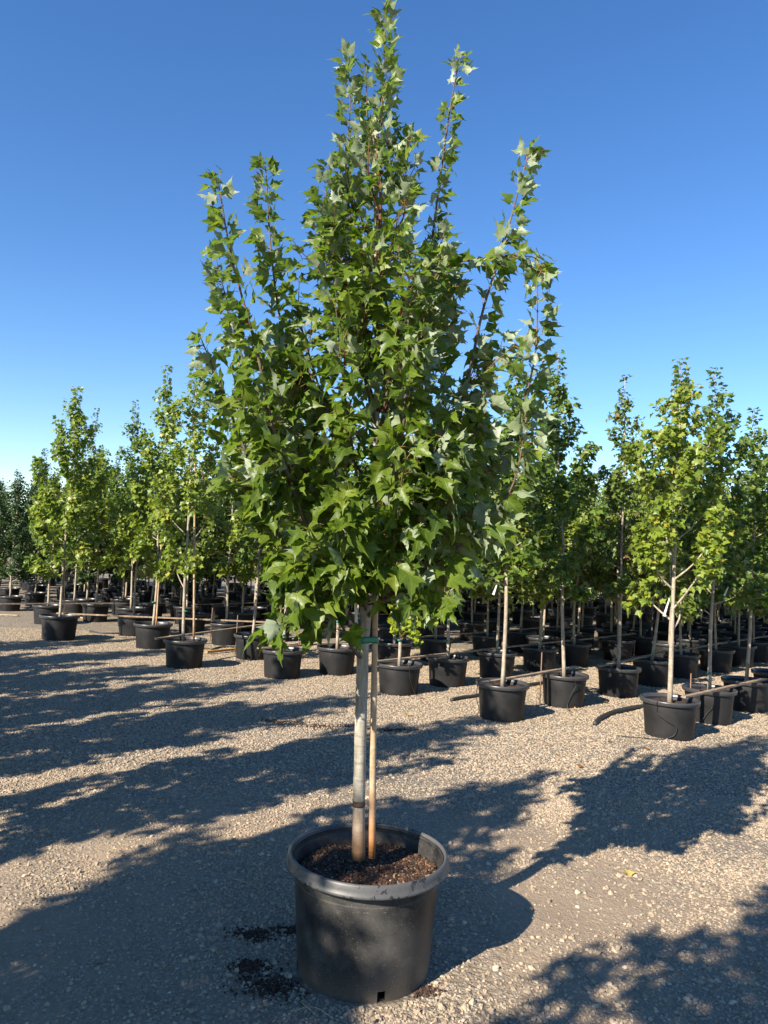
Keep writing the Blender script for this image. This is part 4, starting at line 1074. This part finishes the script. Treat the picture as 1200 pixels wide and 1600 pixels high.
# low star leaved sprouts on the trunk of one tree
def sprouts():
    rng = np.random.default_rng(77); Y0 = FR['E'][1]-0.03
    root = empty('sprout_shoots', at(626, 1000, Y0)); tag(root, 'bright yellow green star leaved shoots low on the tree behind the foreground trunk', 'shoots')
    base = np.array(root.location)
    P = []; D = []; Nn = []
    st = [((628, 1000), (640, 975), (668, 965)), ((628, 995), (618, 980), (612, 965)), ((628, 960), (636, 935), (640, 918)), ((630, 985), (650, 990), (652, 1008)), ((632, 970), (665, 975), (685, 968)), ((628, 970), (622, 960), (614, 950)), ((632, 940), (640, 925), (650, 915))]
    t = Tubes()
    for s in st:
        q = smooth_path([at(x, y, Y0+rng.uniform(-.06, .02)) for x, y in s], 8)-base
        t.add(q, np.linspace(0.003, 0.0015, 8), 5, False)
        for i in range(2, 8):
            for _ in range(5):
                P.append(q[i]+rng.normal(0, 0.016, 3)); D.append(rng.normal(0, 1, 3)+np.array([0, -0.3, -0.3])); Nn.append(rng.normal(0, .6, 3)+np.array([0, -0.5, 0.6]))
    link('stems', t.mesh('stems', MT['petiole']), root)
    c = link('foliage', leaf_mesh('foliage', np.array(P), np.array(D), np.array(Nn), 0.05+0.03*rng.random(len(P)), T_STAR, MT['leaf_sprout'], rng), root); c['kind'] = 'stuff'
sprouts()

# ------------------------------------------------------------------ litter
dry = [np_mesh('fallen_leaf', tv, tf, MT['leaf_dry'], uv, np.zeros(len(tv))) for tv, tf, uv in T_SML[:3]]
for (px, py) in [(488, 1205), (905, 1128), (655, 1092), (950, 1165), (1060, 1190), (362, 1052), (368, 1048), (870, 1180), (722, 1085), (838, 1076), (950, 1100), (1010, 1175), (1145, 1150), (640, 1120), (980, 1358), (905, 1200), (300, 1090), (1120, 1165), (890, 1112), (900, 1110)]:
    p = gnd(px, py)
    o = link('fallen_leaf', dry[random.randrange(3)], None, (p[0], p[1], float(gh(p[0], p[1]))+0.012))
    o.rotation_euler = (random.uniform(-.4, .4), random.uniform(-.4, .4), random.uniform(0, 6.28)); o.scale = (random.uniform(0.035, 0.06),)*3
    tag(o, 'small dry fallen leaf lying on the gravel', 'leaf', 'fallen leaves on the gravel')
for (a, m_, b_, lab) in (((452, 1592), (490, 1585), (520, 1600), 'pale straw stem lying in front of the foreground pot'), ((470, 1575), (482, 1588), (495, 1598), 'short straw stem lying by the foot of the foreground pot'),
                         ((355, 1375), (392, 1388), (408, 1398), 'thin curved twig lying on the shaded gravel'), ((395, 1352), (408, 1370), (405, 1395), 'curved brown twig lying on the shaded gravel'), ((175, 1333), (182, 1336), (187, 1340), 'short pale twig lying on sunlit gravel')):
    tube_thing('twig', [on_ground(*a, 0.012), on_ground(*m_, 0.016), on_ground(*b_, 0.012)], 0.0018, 'straw', lab, 'twig', 10, 6)
def crumbs():
    n = 3800; k = RNG.integers(0, len(SPILLS), n)
    S = np.array(SPILLS)[k]
    a = RNG.random(n)*6.283; r = np.abs(RNG.normal(0, 0.55, n))
    x = S[:, 0]+S[:, 2]*r*np.cos(a); y = S[:, 1]+S[:, 3]*r*np.sin(a)
    keep = (x**2+(y-2.895)**2) > 0.26**2; x = x[keep]; y = y[keep]; n = len(x)
    P = np.stack([x, y, gh(x, y)+0.003], -1)
    bv, bf = mbox(-1, 1, -1, 1, -1, 1); bv[4:, :2] *= 0.6
    D = RNG.normal(0, 1, (n, 3)); Xv, Yv, Zv = frames(D, RNG.normal(0, 1, (n, 3)))
    s = (0.0012+0.0042*RNG.random(n)**2.5)[:, None, None]
    V = P[:, None]+s*(bv[None, :, 0:1]*Xv[:, None]+bv[None, :, 1:2]*Yv[:, None]*1.5+bv[None, :, 2:3]*Zv[:, None]*0.7)
    o = link('spilled_potting_mix', np_mesh('spilled_potting_mix', V.reshape(-1, 3), (bf[None]+(np.arange(n)*8)[:, None, None]).reshape(-1, 4), MT['chip'], rnd=np.repeat(RNG.random(n)*0.6, 8), smooth=False))
    o['kind'] = 'stuff'; tag(o, 'dark potting mix spilled on the gravel beside the foreground pot', 'soil')
crumbs()
